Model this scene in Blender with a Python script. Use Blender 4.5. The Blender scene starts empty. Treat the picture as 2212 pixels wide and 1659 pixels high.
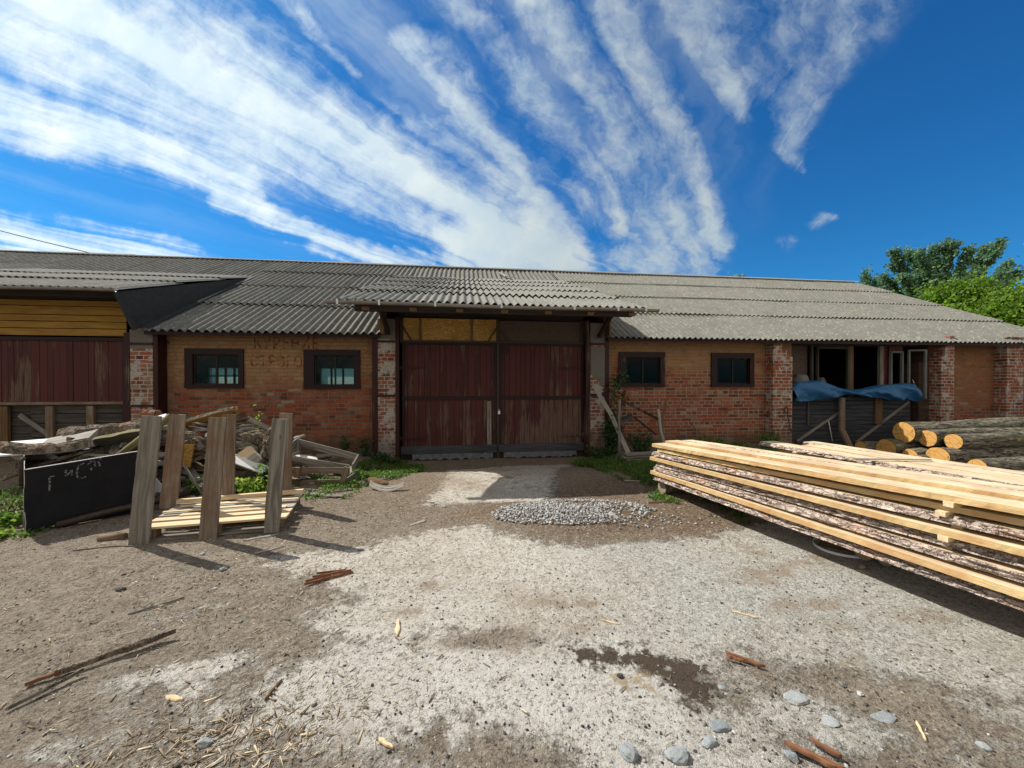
import bpy, bmesh, math, random
import numpy as np
from mathutils import Vector, Matrix, Euler, noise as mnoise

# ---------------------------------------------------------------- scene, camera, light
S = bpy.context.scene
COL = S.collection
YAW = math.radians(7.2)
CAMP = Vector((0, -8.3, 1.5))
cd = bpy.data.cameras.new("camera"); cam = bpy.data.objects.new("camera", cd); COL.objects.link(cam)
cam.location = CAMP
cam.rotation_euler = (math.radians(90 - 0.518), 0, -YAW)
cd.sensor_width = 36; cd.lens = 36 * 830 / 2212; cd.clip_start = 0.05; cd.clip_end = 2000
S.camera = cam
S.view_settings.view_transform = 'Standard'; S.view_settings.look = 'None'
S.view_settings.exposure = 0.45; S.view_settings.gamma = 1
S.view_settings.use_curve_mapping = False
S.cycles.max_bounces = 8; S.cycles.diffuse_bounces = 4; S.cycles.transparent_max_bounces = 8

SUN_EL = math.radians(46); SUN_DIR = Vector((-.827, .557, 0)).normalized() * math.cos(SUN_EL) + Vector((0, 0, math.sin(SUN_EL)))
ld = bpy.data.lights.new("sun", 'SUN'); ld.energy = 4.6; ld.angle = math.radians(0.55); ld.color = (1, .95, .86)
sun = bpy.data.objects.new("sun", ld); COL.objects.link(sun); sun.location = (-20, 14, 25)
sun.rotation_euler = SUN_DIR.to_track_quat('Z', 'Y').to_euler()


# ---------------------------------------------------------------- node helpers
def nd(nt, t, ins=None, **pr):
    n = nt.nodes.new(t)
    for k, v in pr.items(): setattr(n, k, v)
    for k, v in (ins or {}).items():
        if isinstance(v, bpy.types.NodeSocket): nt.links.new(v, n.inputs[k])
        else: n.inputs[k].default_value = v
    return n

def mth(nt, op, a, b=0.0, c=0.0, clamp=False):
    return nd(nt, 'ShaderNodeMath', {0: a, 1: b, 2: c}, operation=op, use_clamp=clamp).outputs[0]

def vm(nt, op, a, b=(0, 0, 0), out=0):
    return nd(nt, 'ShaderNodeVectorMath', {0: a, 1: b}, operation=op).outputs[out]

def c4(c): return (c[0], c[1], c[2], 1) if not isinstance(c, bpy.types.NodeSocket) else c

def mix(nt, f, a, b, blend='MIX'):
    n = nd(nt, 'ShaderNodeMix', {0: f, 6: c4(a), 7: c4(b)}, data_type='RGBA', blend_type=blend)
    return n.outputs[2]

def mr(nt, v, a, b, c=0.0, d=1.0, smooth=True):
    return nd(nt, 'ShaderNodeMapRange', {0: v, 1: a, 2: b, 3: c, 4: d}, interpolation_type='SMOOTHSTEP' if smooth else 'LINEAR').outputs[0]

def noi(nt, vec, scale, detail=4.0, rough=.55, dist=0.0, color=False):
    n = nd(nt, 'ShaderNodeTexNoise', {'Vector': vec, 'Scale': scale, 'Detail': detail, 'Roughness': rough, 'Distortion': dist})
    return n.outputs['Color' if color else 0]

def vor(nt, vec, scale, feature='F1', out='Distance', rnd=1.0):
    return nd(nt, 'ShaderNodeTexVoronoi', {'Vector': vec, 'Scale': scale, 'Randomness': rnd}, feature=feature).outputs[out]

def sc3(nt, vec, s): return vm(nt, 'MULTIPLY', vec, s)

def pos(nt): return nd(nt, 'ShaderNodeNewGeometry').outputs['Position']

def att(nt, name, out='Fac'):
    return nd(nt, 'ShaderNodeAttribute', attribute_name=name).outputs[out]

MATS = {}
def material(name, fn):
    m = bpy.data.materials.new(name); m.use_nodes = True
    nt = m.node_tree; nt.nodes.clear()
    out = nd(nt, 'ShaderNodeOutputMaterial')
    r = fn(nt)
    if isinstance(r, dict):
        p = nd(nt, 'ShaderNodeBsdfPrincipled', {'Base Color': c4(r['col']), 'Roughness': r.get('rough', .85), 'Metallic': r.get('metal', 0.0),
                                                'Specular IOR Level': r.get('spec', .3)})
        if 'bump' in r:
            b = nd(nt, 'ShaderNodeBump', {'Height': r['bump'], 'Distance': r.get('bd', .01), 'Strength': r.get('bs', 1.0)})
            nt.links.new(b.outputs[0], p.inputs['Normal'])
        sh = p.outputs[0]
        if 'trans' in r:
            tb = nd(nt, 'ShaderNodeBsdfTranslucent', {'Color': c4(r['trans'])})
            sh = nd(nt, 'ShaderNodeMixShader', {0: r.get('tf', .35), 1: sh, 2: tb.outputs[0]}).outputs[0]
        if 'alpha' in r:
            tr = nd(nt, 'ShaderNodeBsdfTransparent')
            sh = nd(nt, 'ShaderNodeMixShader', {0: r['alpha'], 1: tr.outputs[0], 2: sh}).outputs[0]
    else: sh = r
    nt.links.new(sh, out.inputs[0])
    MATS[name] = m
    return m

# ---------------------------------------------------------------- sky
def build_world():
    w = bpy.data.worlds.new("World"); S.world = w; w.use_nodes = True
    nt = w.node_tree; nt.nodes.clear()
    out = nd(nt, 'ShaderNodeOutputWorld')
    sky = nd(nt, 'ShaderNodeTexSky', sky_type='NISHITA', sun_disc=False, sun_elevation=SUN_EL,
             sun_rotation=math.atan2(SUN_DIR.x, SUN_DIR.y), air_density=1.0, dust_density=.35, ozone_density=2.5)
    d = nd(nt, 'ShaderNodeTexCoord').outputs['Generated']
    cy, sy = math.cos(YAW), math.sin(YAW)
    X = vm(nt, 'DOT_PRODUCT', d, (cy, -sy, 0), out=1)
    Y = vm(nt, 'DOT_PRODUCT', d, (sy, cy, 0), out=1)
    Z = nd(nt, 'ShaderNodeSeparateXYZ', {0: d}).outputs[2]
    Yc = mth(nt, 'MAXIMUM', mth(nt, 'ABSOLUTE', Y), .05)
    p = nd(nt, 'ShaderNodeCombineXYZ', {0: mth(nt, 'DIVIDE', X, Yc), 1: mth(nt, 'DIVIDE', Z, Yc), 2: 0.0}).outputs[0]
    # cloud deck coordinates (real perspective of a flat layer), a axis along the wind
    Zc = mth(nt, 'MAXIMUM', Z, .04)
    az = math.radians(30)
    A = mth(nt, 'DIVIDE', mth(nt, 'ADD', mth(nt, 'MULTIPLY', X, math.sin(az)), mth(nt, 'MULTIPLY', Y, math.cos(az))), Zc)
    B = mth(nt, 'DIVIDE', mth(nt, 'SUBTRACT', mth(nt, 'MULTIPLY', X, math.cos(az)), mth(nt, 'MULTIPLY', Y, math.sin(az))), Zc)
    q = nd(nt, 'ShaderNodeCombineXYZ', {0: A, 1: B, 2: 0.0}).outputs[0]
    w1 = vm(nt, 'SUBTRACT', noi(nt, p, 2.6, 3, .5, color=True), (.5, .5, .5))
    w2 = vm(nt, 'SUBTRACT', noi(nt, p, 11.0, 4, .6, color=True), (.5, .5, .5))
    pw = vm(nt, 'ADD', vm(nt, 'ADD', p, sc3(nt, w1, (.16, .16, 0))), sc3(nt, w2, (.05, .05, 0)))
    segs = [((-330, -230), (600, 250), 230, 135, 1.3), ((600, 250), (1230, 565), 125, 58, 1.25), ((-100, 190), (540, 395), 75, 36, 1.1),
            ((-60, 250), (560, 440), 30, 24, .9), ((480, 430), (900, 590), 24, 16, 1.05), ((-150, 470), (560, 590), 50, 16, 1.0), ((-100, 560), (300, 570), 45, 25, .8),
            ((590, -30), (790, 150), 34, 12, .72), ((880, 90), (1040, 250), 34, 40, .8), ((1040, 250), (1180, 430), 36, 30, .75), ((960, 300), (1120, 440), 50, 40, .6),
            ((1150, 400), (1240, 530), 30, 30, .8),
            ((930, -60), (1130, 200), 56, 36, .82), ((1130, 200), (1330, 480), 36, 50, .78),
            ((1110, -80), (1320, 240), 60, 46, .95), ((1320, 240), (1470, 600), 48, 62, .86),
            ((1270, -60), (1430, 260), 60, 40, .82), ((1430, 260), (1535, 520), 38, 30, .82), ((1350, 0), (1500, 600), 60, 50, .5),
            ((1460, -80), (1600, 240), 80, 26, .62), ((1640, -100), (1740, 370), 180, 10, .66), ((1860, -80), (1745, 240), 130, 16, .52),
            ((1020, 520), (1190, 560), 70, 52, 1.75), ((1310, 565), (1500, 585), 34, 26, .8), ((860, 549), (935, 580), 8, 9, .95),
            ((1755, 470), (1800, 468), 16, 8, .5), ((1690, 520), (1722, 510), 18, 8, .5)]
    acc = None
    T = lambda P: ((P[0] - 1106) / 830, (822 - P[1]) / 830)
    for a, b, wa, wb, st in segs:
        a, b = T(a), T(b); dx, dy = b[0] - a[0], b[1] - a[1]; L2 = dx * dx + dy * dy
        r = vm(nt, 'SUBTRACT', pw, (a[0], a[1], 0))
        h = mth(nt, 'MULTIPLY', vm(nt, 'DOT_PRODUCT', r, (dx / L2, dy / L2, 0), out=1), 1.0, clamp=True)
        sc = nd(nt, 'ShaderNodeVectorMath', {0: (dx, dy, 0), 3: h}, operation='SCALE').outputs[0]
        ln = vm(nt, 'LENGTH', vm(nt, 'SUBTRACT', r, sc), out=1)
        wd = mth(nt, 'MULTIPLY_ADD', h, (wb - wa) / 830, wa / 830)
        m = mth(nt, 'MULTIPLY', mth(nt, 'POWER', mr(nt, mth(nt, 'DIVIDE', ln, wd), 0.0, 2.3, 1.0, 0.0), 1.25), st)
        acc = m if acc is None else mth(nt, 'MAXIMUM', acc, m)
    # fibres along the wind, puffs across
    qd = vm(nt, 'ADD', q, sc3(nt, vm(nt, 'SUBTRACT', noi(nt, q, 1.1, 5, .62, color=True), (.5, .5, .5)), (.9, .55, 0)))
    fil = noi(nt, sc3(nt, qd, (.42, 4.4, 1)), 1.0, 10, .58)
    puff = noi(nt, vm(nt, 'ADD', p, sc3(nt, w2, (.10, .10, 0))), 13.0, 9, .64)
    big = noi(nt, p, 3.6, 6, .6)
    det = mth(nt, 'ADD', mth(nt, 'ADD', mth(nt, 'MULTIPLY', mth(nt, 'SUBTRACT', fil, .5), 2.9), mth(nt, 'MULTIPLY', mth(nt, 'SUBTRACT', puff, .5), 1.15)),
              mth(nt, 'MULTIPLY', mth(nt, 'SUBTRACT', big, .5), .9))
    den = mr(nt, mth(nt, 'MULTIPLY_ADD', acc, 1.0, mth(nt, 'MULTIPLY', det, mr(nt, acc, 0, .4))), .04, 1.42)
    # faint veil between the streaks
    veil = mth(nt, 'MULTIPLY', mr(nt, mth(nt, 'ADD', fil, mth(nt, 'MULTIPLY', big, .5)), .62, 1.0), mth(nt, 'MULTIPLY', mr(nt, X, .62, .2, 0, .38), mr(nt, Z, .22, .5)))
    den = mth(nt, 'MAXIMUM', den, veil)
    # unseen cloud cover added behind the viewer as neutral fill light
    back = mr(nt, mth(nt, 'ADD', noi(nt, sc3(nt, q, (1, 1.6, 1)), .9, 6, .6), 0.0), .30, .50)
    isb = mr(nt, Y, .25, -.05)
    den = mth(nt, 'MAXIMUM', den, mth(nt, 'MULTIPLY', back, isb))
    den = mth(nt, 'MULTIPLY', den, mr(nt, Z, .0, .06))
    # blue: deeper and richer than the raw model, paler near the sun side
    skc = nd(nt, 'ShaderNodeHueSaturation', {'Hue': .500, 'Saturation': 1.15, 'Value': 1.0, 'Color': sky.outputs[0]}).outputs[0]
    skc = mix(nt, 1.0, skc, SKY_TINT, 'MULTIPLY')
    shade = mr(nt, mth(nt, 'ADD', noi(nt, p, 7.0, 5, .6), mth(nt, 'MULTIPLY', mth(nt, 'SUBTRACT', acc, .6), .0)), .35, .75)
    sunside = mr(nt, X, .35, -.7)
    bright = mth(nt, 'MULTIPLY_ADD', sunside, 3.2, 4.8)
    cl = nd(nt, 'ShaderNodeVectorMath', {0: mix(nt, shade, (.70, .86, .96), (.90, .99, 1.0)), 3: bright}, operation='SCALE').outputs[0]
    cl = mix(nt, isb, cl, (5.6, 5.25, 4.7))  # added rear cloud is warm white, to lift and neutralise shaded surfaces
    col = mix(nt, den, skc, cl)
    bg = nd(nt, 'ShaderNodeBackground', {'Color': col, 'Strength': .1})
    nt.links.new(bg.outputs[0], out.inputs[0])
    w.cycles.sampling_method = 'MANUAL'; w.cycles.sample_map_resolution = 512
SKY_TINT = (.15, .58, .86)
build_world()

# ---------------------------------------------------------------- mesh helpers
rng = random.Random(7)
nrng = np.random.default_rng(7)

class MB:
    def __init__(s): s.v = []; s.f = []; s.m = []; s.lc = []; s.rn = []; s.sm = []
    def add(s, vs, fs, mi=0, lc=None, r=None, sm=False):
        b = len(s.v); s.v += [tuple(x) for x in vs]
        s.lc += [tuple(x) for x in (lc if lc is not None else vs)]
        s.rn += [rng.random() if r is None else r] * len(vs)
        for i, f in enumerate(fs):
            s.f.append(tuple(b + k for k in f)); s.m.append(mi[i] if isinstance(mi, list) else mi); s.sm.append(sm)
    def box(s, c, d, R=None, mi=0, r=None, jit=0):
        r = rng.random() if r is None else r
        order = sorted(range(3), key=lambda i: -d[i]); off = (r * 37.1, r * 11.3, r * 5.7)
        vs = []; lc = []
        for x in (-.5, .5):
            for y in (-.5, .5):
                for z in (-.5, .5):
                    p = Vector((x * d[0], y * d[1], z * d[2])); q = [p[i] for i in order]
                    lc.append([q[k] + off[k] for k in range(3)])
                    if jit: p += Vector([rng.uniform(-jit, jit) for _ in range(3)])
                    if R is not None: p = R @ p
                    vs.append(p + Vector(c))
        s.add(vs, [(0, 1, 3, 2), (4, 6, 7, 5), (0, 4, 5, 1), (2, 3, 7, 6), (0, 2, 6, 4), (1, 5, 7, 3)], mi, lc, r)
    def b2(s, x0, x1, y0, y1, z0, z1, **k): s.box(((x0 + x1) / 2, (y0 + y1) / 2, (z0 + z1) / 2), (abs(x1 - x0), abs(y1 - y0), abs(z1 - z0)), **k)
    def bar(s, p0, p1, w, t, n=(0, -1, 0), **k):
        p0, p1 = Vector(p0), Vector(p1); a = (p1 - p0); L = a.length; a.normalize()
        n = Vector(n); n = (n - a * n.dot(a)).normalized(); b = a.cross(n)
        s.box((p0 + p1) / 2, (L, w, t), R=Matrix((a, b, n)).transposed(), **k)
    def tube(s, pts, rad, seg=8, mi=0, cap=True, r=None, wob=0, capmi=None):
        pts = [Vector(p) for p in pts]; n = len(pts); r = rng.random() if r is None else r
        if not hasattr(rad, '__len__'): rad = [rad] * n
        vs = []; lc = []; fs = []; ms = []; acc = 0; u = None
        for i, p in enumerate(pts):
            t = (pts[min(i + 1, n - 1)] - pts[max(i - 1, 0)]).normalized()
            if u is None:
                u = t.orthogonal().normalized()
            u = (u - t * u.dot(t)).normalized(); w = t.cross(u)
            if i: acc += (p - pts[i - 1]).length
            for k in range(seg):
                an = 2 * math.pi * k / seg; rr = rad[i] * (1 + wob * mnoise.noise(Vector((math.cos(an) * 1.5 + r * 30, math.sin(an) * 1.5, acc * 3))))
                vs.append(p + (u * math.cos(an) + w * math.sin(an)) * rr); lc.append((acc + r * 30, k / seg * 6.28 * rad[i] + r * 9, r * 7))
        for i in range(n - 1):
            for k in range(seg):
                k2 = (k + 1) % seg; fs.append((i * seg + k, i * seg + k2, (i + 1) * seg + k2, (i + 1) * seg + k)); ms.append(mi)
        if cap:
            fs.append(tuple(range(seg))[::-1]); fs.append(tuple((n - 1) * seg + k for k in range(seg))); ms += [mi if capmi is None else capmi] * 2
        s.add(vs, fs, ms, lc, r, sm=False)
        if seg > 5:
            for i in range(len(s.sm) - len(fs), len(s.sm) - (2 if cap else 0)): s.sm[i] = True
    def grid(s, P, mi=0, r=None, lc=None, sm=True, close=False):
        """P: list of rows of points"""
        n, m = len(P), len(P[0]); vs = [p for row in P for p in row]
        fs = [(i * m + j, i * m + j + 1, (i + 1) * m + j + 1, (i + 1) * m + j) for i in range(n - 1) for j in range(m - 1)]
        s.add(vs, fs, mi, lc, r, sm=sm)
    def build(s, name, mats, parent=None, origin=None):
        me = bpy.data.meshes.new(name); o = bpy.data.objects.new(name, me)
        if parent is not None: org = Vector((0, 0, 0)); O = world_loc(parent)
        else:
            O = Vector(origin) if origin is not None else Vector((sum(v[0] for v in s.v) / len(s.v), sum(v[1] for v in s.v) / len(s.v), min(v[2] for v in s.v)))
        me.from_pydata([(v[0] - O[0], v[1] - O[1], v[2] - O[2]) for v in s.v], [], s.f)
        for m in (mats if isinstance(mats, (list, tuple)) else [mats]): me.materials.append(MATS[m])
        me.polygons.foreach_set('material_index', s.m); me.polygons.foreach_set('use_smooth', s.sm)
        a = me.attributes.new('lc', 'FLOAT_VECTOR', 'POINT'); a.data.foreach_set('vector', np.array(s.lc, dtype=np.float32).ravel())
        a = me.attributes.new('rn', 'FLOAT', 'POINT'); a.data.foreach_set('value', np.array(s.rn, dtype=np.float32))
        me.update()
        if parent is not None: o.parent = parent
        else: o.location = O
        COL.objects.link(o)
        return o

def world_loc(o):
    # every parent here is unrotated, so the offsets simply add up
    l = Vector(o.location)
    while o.parent is not None: o = o.parent; l += Vector(o.location)
    return l

def quads(name, V, rn, mats, parent=None, mi=None):
    """many separate polygons in one mesh: V (n,k,3)"""
    V = np.asarray(V, dtype=np.float32); n, k = V.shape[:2]
    me = bpy.data.meshes.new(name); o = bpy.data.objects.new(name, me); COL.objects.link(o)
    O = world_loc(parent) if parent is not None else Vector((0, 0, 0))
    V = V - np.array(O, dtype=np.float32)
    me.vertices.add(n * k); me.vertices.foreach_set('co', V.ravel())
    me.loops.add(n * k); me.loops.foreach_set('vertex_index', np.arange(n * k, dtype=np.int32))
    me.polygons.add(n); me.polygons.foreach_set('loop_start', np.arange(0, n * k, k, dtype=np.int32))
    try: me.polygons.foreach_set('loop_total', np.full(n, k, dtype=np.int32))
    except Exception: pass
    for m in (mats if isinstance(mats, (list, tuple)) else [mats]): me.materials.append(MATS[m])
    if mi is not None: me.polygons.foreach_set('material_index', np.asarray(mi, dtype=np.int32))
    a = me.attributes.new('rn', 'FLOAT', 'POINT'); a.data.foreach_set('value', np.repeat(np.asarray(rn, dtype=np.float32), k))
    me.update(calc_edges=True); me.validate()
    if parent is not None: o.parent = parent
    return o

def poly_blobs(name, base_v, base_f, P, Rm, Sc, rn, mats, parent=None, jit=.18):
    """many small solids in one mesh. P (n,3) Rm (n,3,3) Sc (n,3)"""
    base_v = np.asarray(base_v, float); n = len(P); k = len(base_v)
    V = base_v[None] * (1 + nrng.uniform(-jit, jit, (n, k, 3)))
    V = V * Sc[:, None, :]; V = np.einsum('nij,nkj->nki', Rm, V) + P[:, None, :]
    F = np.asarray(base_f); nf, fk = F.shape
    me = bpy.data.meshes.new(name); o = bpy.data.objects.new(name, me); COL.objects.link(o)
    O = np.array(world_loc(parent)) if parent is not None else np.zeros(3)
    me.vertices.add(n * k); me.vertices.foreach_set('co', (V - O).astype(np.float32).ravel())
    idx = (F[None] + (np.arange(n) * k)[:, None, None]).astype(np.int32).ravel()
    me.loops.add(len(idx)); me.loops.foreach_set('vertex_index', idx)
    me.polygons.add(n * nf); me.polygons.foreach_set('loop_start', np.arange(0, n * nf * fk, fk, dtype=np.int32))
    try: me.polygons.foreach_set('loop_total', np.full(n * nf, fk, dtype=np.int32))
    except Exception: pass
    me.materials.append(MATS[mats])
    a = me.attributes.new('rn', 'FLOAT', 'POINT'); a.data.foreach_set('value', np.repeat(np.asarray(rn, dtype=np.float32), k))
    me.update(calc_edges=True)
    if parent is not None: o.parent = parent
    return o

def rotz(a):
    c, s_ = np.cos(a), np.sin(a); z = np.zeros_like(a); o = np.ones_like(a)
    return np.stack([np.stack([c, -s_, z], -1), np.stack([s_, c, z], -1), np.stack([z, z, o], -1)], -2)
def roty(a):
    c, s_ = np.cos(a), np.sin(a); z = np.zeros_like(a); o = np.ones_like(a)
    return np.stack([np.stack([c, z, s_], -1), np.stack([z, o, z], -1), np.stack([-s_, z, c], -1)], -2)

def tag(o, label, cat, group=None, kind=None):
    if label: o['label'] = label
    if cat: o['category'] = cat
    if group: o['group'] = group
    if kind: o['kind'] = kind
    return o
def thing(name, loc, label, cat, group=None):
    o = bpy.data.objects.new(name, None); COL.objects.link(o); o.location = loc; o.empty_display_size = .2
    return tag(o, label, cat, group)
def struct(o): o['kind'] = 'structure'; return o
def sstep(a, b, x):
    t = np.clip((x - a) / (b - a), 0, 1); return t * t * (3 - 2 * t)
def fnoise(x, y, s=1.0, o=0): return mnoise.noise(Vector((x * s + o, y * s - o, o * 1.7)))

# ---------------------------------------------------------------- materials
def bricks(name, wash, zt, amt=.85, mortar=(.27, .20, .145), zn=.35, white=0.0, soot=False):
    def fn(nt):
        P = pos(nt); s = nd(nt, 'ShaderNodeSeparateXYZ', {0: P})
        jit = vm(nt, 'SUBTRACT', noi(nt, P, 9.0, 3, color=True), (.5, .5, .5))
        js = nd(nt, 'ShaderNodeSeparateXYZ', {0: jit})
        u = mth(nt, 'ADD', mth(nt, 'ADD', s.outputs[0], s.outputs[1]), mth(nt, 'MULTIPLY', js.outputs[0], .035))
        v = mth(nt, 'ADD', s.outputs[2], mth(nt, 'MULTIPLY', js.outputs[2], .022))
        uv = nd(nt, 'ShaderNodeCombineXYZ', {0: u, 1: v, 2: 0.0}).outputs[0]
        bt = nd(nt, 'ShaderNodeTexBrick', {'Vector': uv, 'Color1': (0, 0, 0, 1), 'Color2': (1, 1, 1, 1), 'Mortar': (.5, .5, .5, 1), 'Scale': 1.0, 'Mortar Size': .0105,
                                           'Mortar Smooth': .35, 'Bias': 0.0, 'Brick Width': .262, 'Row Height': .079}, offset=.5, offset_frequency=2, squash=.5, squash_frequency=3)
        rb = nd(nt, 'ShaderNodeSeparateColor', {0: bt.outputs[0]}).outputs[0]; mo = bt.outputs[1]
        n1 = noi(nt, P, 3.0, 5, .6); n2 = noi(nt, P, 24.0, 5, .65); n3 = noi(nt, P, 1.1, 3, .5)
        cr = nd(nt, 'ShaderNodeValToRGB', {0: rb}); e = cr.color_ramp; e.interpolation = 'LINEAR'
        cols = [(0, (.07, .028, .018)), (.16, (.19, .045, .022)), (.42, (.31, .066, .025)), (.66, (.24, .070, .034)), (.82, (.37, .095, .032)), (.93, (.26, .14, .09)), (1, (.34, .25, .17))]
        while len(e.elements) < len(cols): e.elements.new(.5)
        for el, (p_, c_) in zip(e.elements, cols): el.position = p_; el.color = c4(c_)
        bc = mix(nt, mth(nt, 'MULTIPLY', mr(nt, n2, .4, .75), .45), cr.outputs[0], (.15, .05, .03))
        bc = mix(nt, .16, bc, (.16, .115, .085))
        # grime / limewash film over the bricks
        bc = mix(nt, mr(nt, n1, .50, .78, 0, .7), bc, (.30, .21, .14))
        mc = mix(nt, mr(nt, n2, .35, .7), mortar, tuple(x * .55 for x in mortar))
        mom = mth(nt, 'MULTIPLY', mo, mr(nt, noi(nt, P, 2.2, 4, .6), .30, .52, .15, 1))
        col = mix(nt, mom, bc, mc)
        if white:
            wm = mth(nt, 'MULTIPLY', mr(nt, mth(nt, 'ADD', noi(nt, P, 5.5, 6, .65), mth(nt, 'MULTIPLY', mo, .08)), .63 - .22 * white, .70 - .18 * white), .85)
            col = mix(nt, wm, col, mix(nt, n2, (.32, .30, .27), (.55, .52, .47)))
        if zt is not None:
            z2 = mth(nt, 'ADD', s.outputs[2], mth(nt, 'MULTIPLY', mth(nt, 'SUBTRACT', noi(nt, P, 1.9, 6, .68), .5), -zn * 5))
            wsh = mth(nt, 'MULTIPLY', mr(nt, z2, zt - .30, zt + .34), mr(nt, noi(nt, P, 7, 6, .72), .34, .56, .25, 1))
            wcol = mix(nt, mr(nt, n1, .35, .7), wash, tuple(x * .72 for x in wash))
            wcol = mix(nt, mth(nt, 'MULTIPLY', mr(nt, n2, .55, .8), .35), wcol, (.5, .42, .3))
            wcol = mix(nt, mth(nt, 'MULTIPLY', mo, .55), wcol, tuple(x * .55 for x in wash))
            wcol = mix(nt, mth(nt, 'MULTIPLY', rb, .35), wcol, tuple(x * .6 for x in wash))
            col = mix(nt, mth(nt, 'MULTIPLY', wsh, amt), col, wcol)
            col = mix(nt, mth(nt, 'MULTIPLY', mr(nt, s.outputs[2], 1.9, 2.5), .45), col, tuple(x * .55 for x in wash))  # under-eave shade painted into the colour, deepening toward the wall top
        if soot: col = mix(nt, mth(nt, 'MULTIPLY', mr(nt, mth(nt, 'ADD', s.outputs[0], mth(nt, 'MULTIPLY', mth(nt, 'SUBTRACT', n1, .5), .8)), 12.1, 11.5), .8), col, (.025, .022, .020))
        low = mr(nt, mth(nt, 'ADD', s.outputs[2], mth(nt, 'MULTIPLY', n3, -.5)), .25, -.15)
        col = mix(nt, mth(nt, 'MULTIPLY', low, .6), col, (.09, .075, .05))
        h = mth(nt, 'ADD', mth(nt, 'MULTIPLY', mo, -1.0), mth(nt, 'MULTIPLY', n2, .5))
        return dict(col=col, rough=.93, spec=.15, bump=h, bd=.012)
    return material(name, fn)

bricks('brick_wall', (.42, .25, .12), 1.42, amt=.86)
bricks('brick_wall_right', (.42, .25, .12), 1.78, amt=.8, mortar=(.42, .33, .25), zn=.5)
bricks('brick_pillar', (.2, .2, .18), None, mortar=(.50, .45, .38), white=.48)
bricks('brick_pillar_white', (.2, .2, .18), None, mortar=(.52, .48, .42), white=.66)
bricks('brick_far', (.30, .15, .055), .95, amt=.6, mortar=(.30, .23, .17), zn=.4, soot=True)

def render_patch(nt):
    P = pos(nt); n = noi(nt, P, 14, 6, .65); m = noi(nt, P, 3, 4)
    return dict(col=mix(nt, m, mix(nt, n, (.09, .088, .08), (.21, .205, .185)), (.14, .12, .095)), rough=.95, bump=n, bd=.008)
material('cement_render', render_patch)

def roofing(tone, lichen):
    def fn(nt):
        P = pos(nt); r = att(nt, 'rn')
        n1 = noi(nt, P, 1.6, 5, .6); n2 = noi(nt, P, 28, 5, .7); n3 = noi(nt, P, 7, 5, .65)
        col = mix(nt, n3, tuple(x * .62 for x in tone), tuple(x * 1.25 for x in tone))
        col = mix(nt, mth(nt, 'MULTIPLY', r, .35), col, (.16, .155, .14))
        col = mix(nt, mth(nt, 'MULTIPLY', mr(nt, n1, .45, .7), .45), col, (.13, .125, .11))
        v = vor(nt, vm(nt, 'ADD', P, sc3(nt, noi(nt, P, 12, 2, color=True), (.05, .05, .05))), 19)
        lm = mth(nt, 'MULTIPLY', mr(nt, v, .42, .24), mr(nt, n3, .38, .6))
        col = mix(nt, mth(nt, 'MULTIPLY', lm, lichen), col, (.47, .46, .40))
        dm = mth(nt, 'MULTIPLY', mr(nt, n2, .56, .7), .5 * lichen + .2)
        col = mix(nt, dm, col, (.08, .08, .07))
        v2 = vor(nt, P, 1.9); bl = mth(nt, 'MULTIPLY', mr(nt, v2, .034, .022), mr(nt, noi(nt, P, 0.9, 1), .40, .5))
        col = mix(nt, mth(nt, 'MULTIPLY', bl, min(1, lichen + .3)), col, (.75, .75, .70))
        v3 = vor(nt, vm(nt, 'ADD', P, (3.3, 1.7, 0)), 2.6)
        col = mix(nt, mth(nt, 'MULTIPLY', mr(nt, v3, .05, .02), lichen), col, (.28, .12, .05))
        return dict(col=col, rough=.95, spec=.1, bump=mth(nt, 'ADD', n2, n3), bd=.006)
    return fn
material('roof_sheet', roofing((.185, .185, .165), .42))
material('roof_sheet_lichen', roofing((.20, .198, .17), .45))
material('roof_sheet_canopy', roofing((.235, .235, .21), .35))
material('ridge_metal', lambda nt: dict(col=mix(nt, noi(nt, pos(nt), 3, 4), (.70, .71, .72), (.85, .85, .85)), rough=.45, metal=.1, spec=.5))
material('gutter_metal', lambda nt: dict(col=mix(nt, noi(nt, pos(nt), 6, 5), (.16, .14, .13), (.34, .32, .30)), rough=.45, metal=.5))
material('roofing_felt', lambda nt: dict(col=mix(nt, noi(nt, pos(nt), 9, 6, .7), (.017, .018, .019), (.07, .072, .072)), rough=.9, bump=noi(nt, pos(nt), 20, 5), bd=.01))

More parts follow.
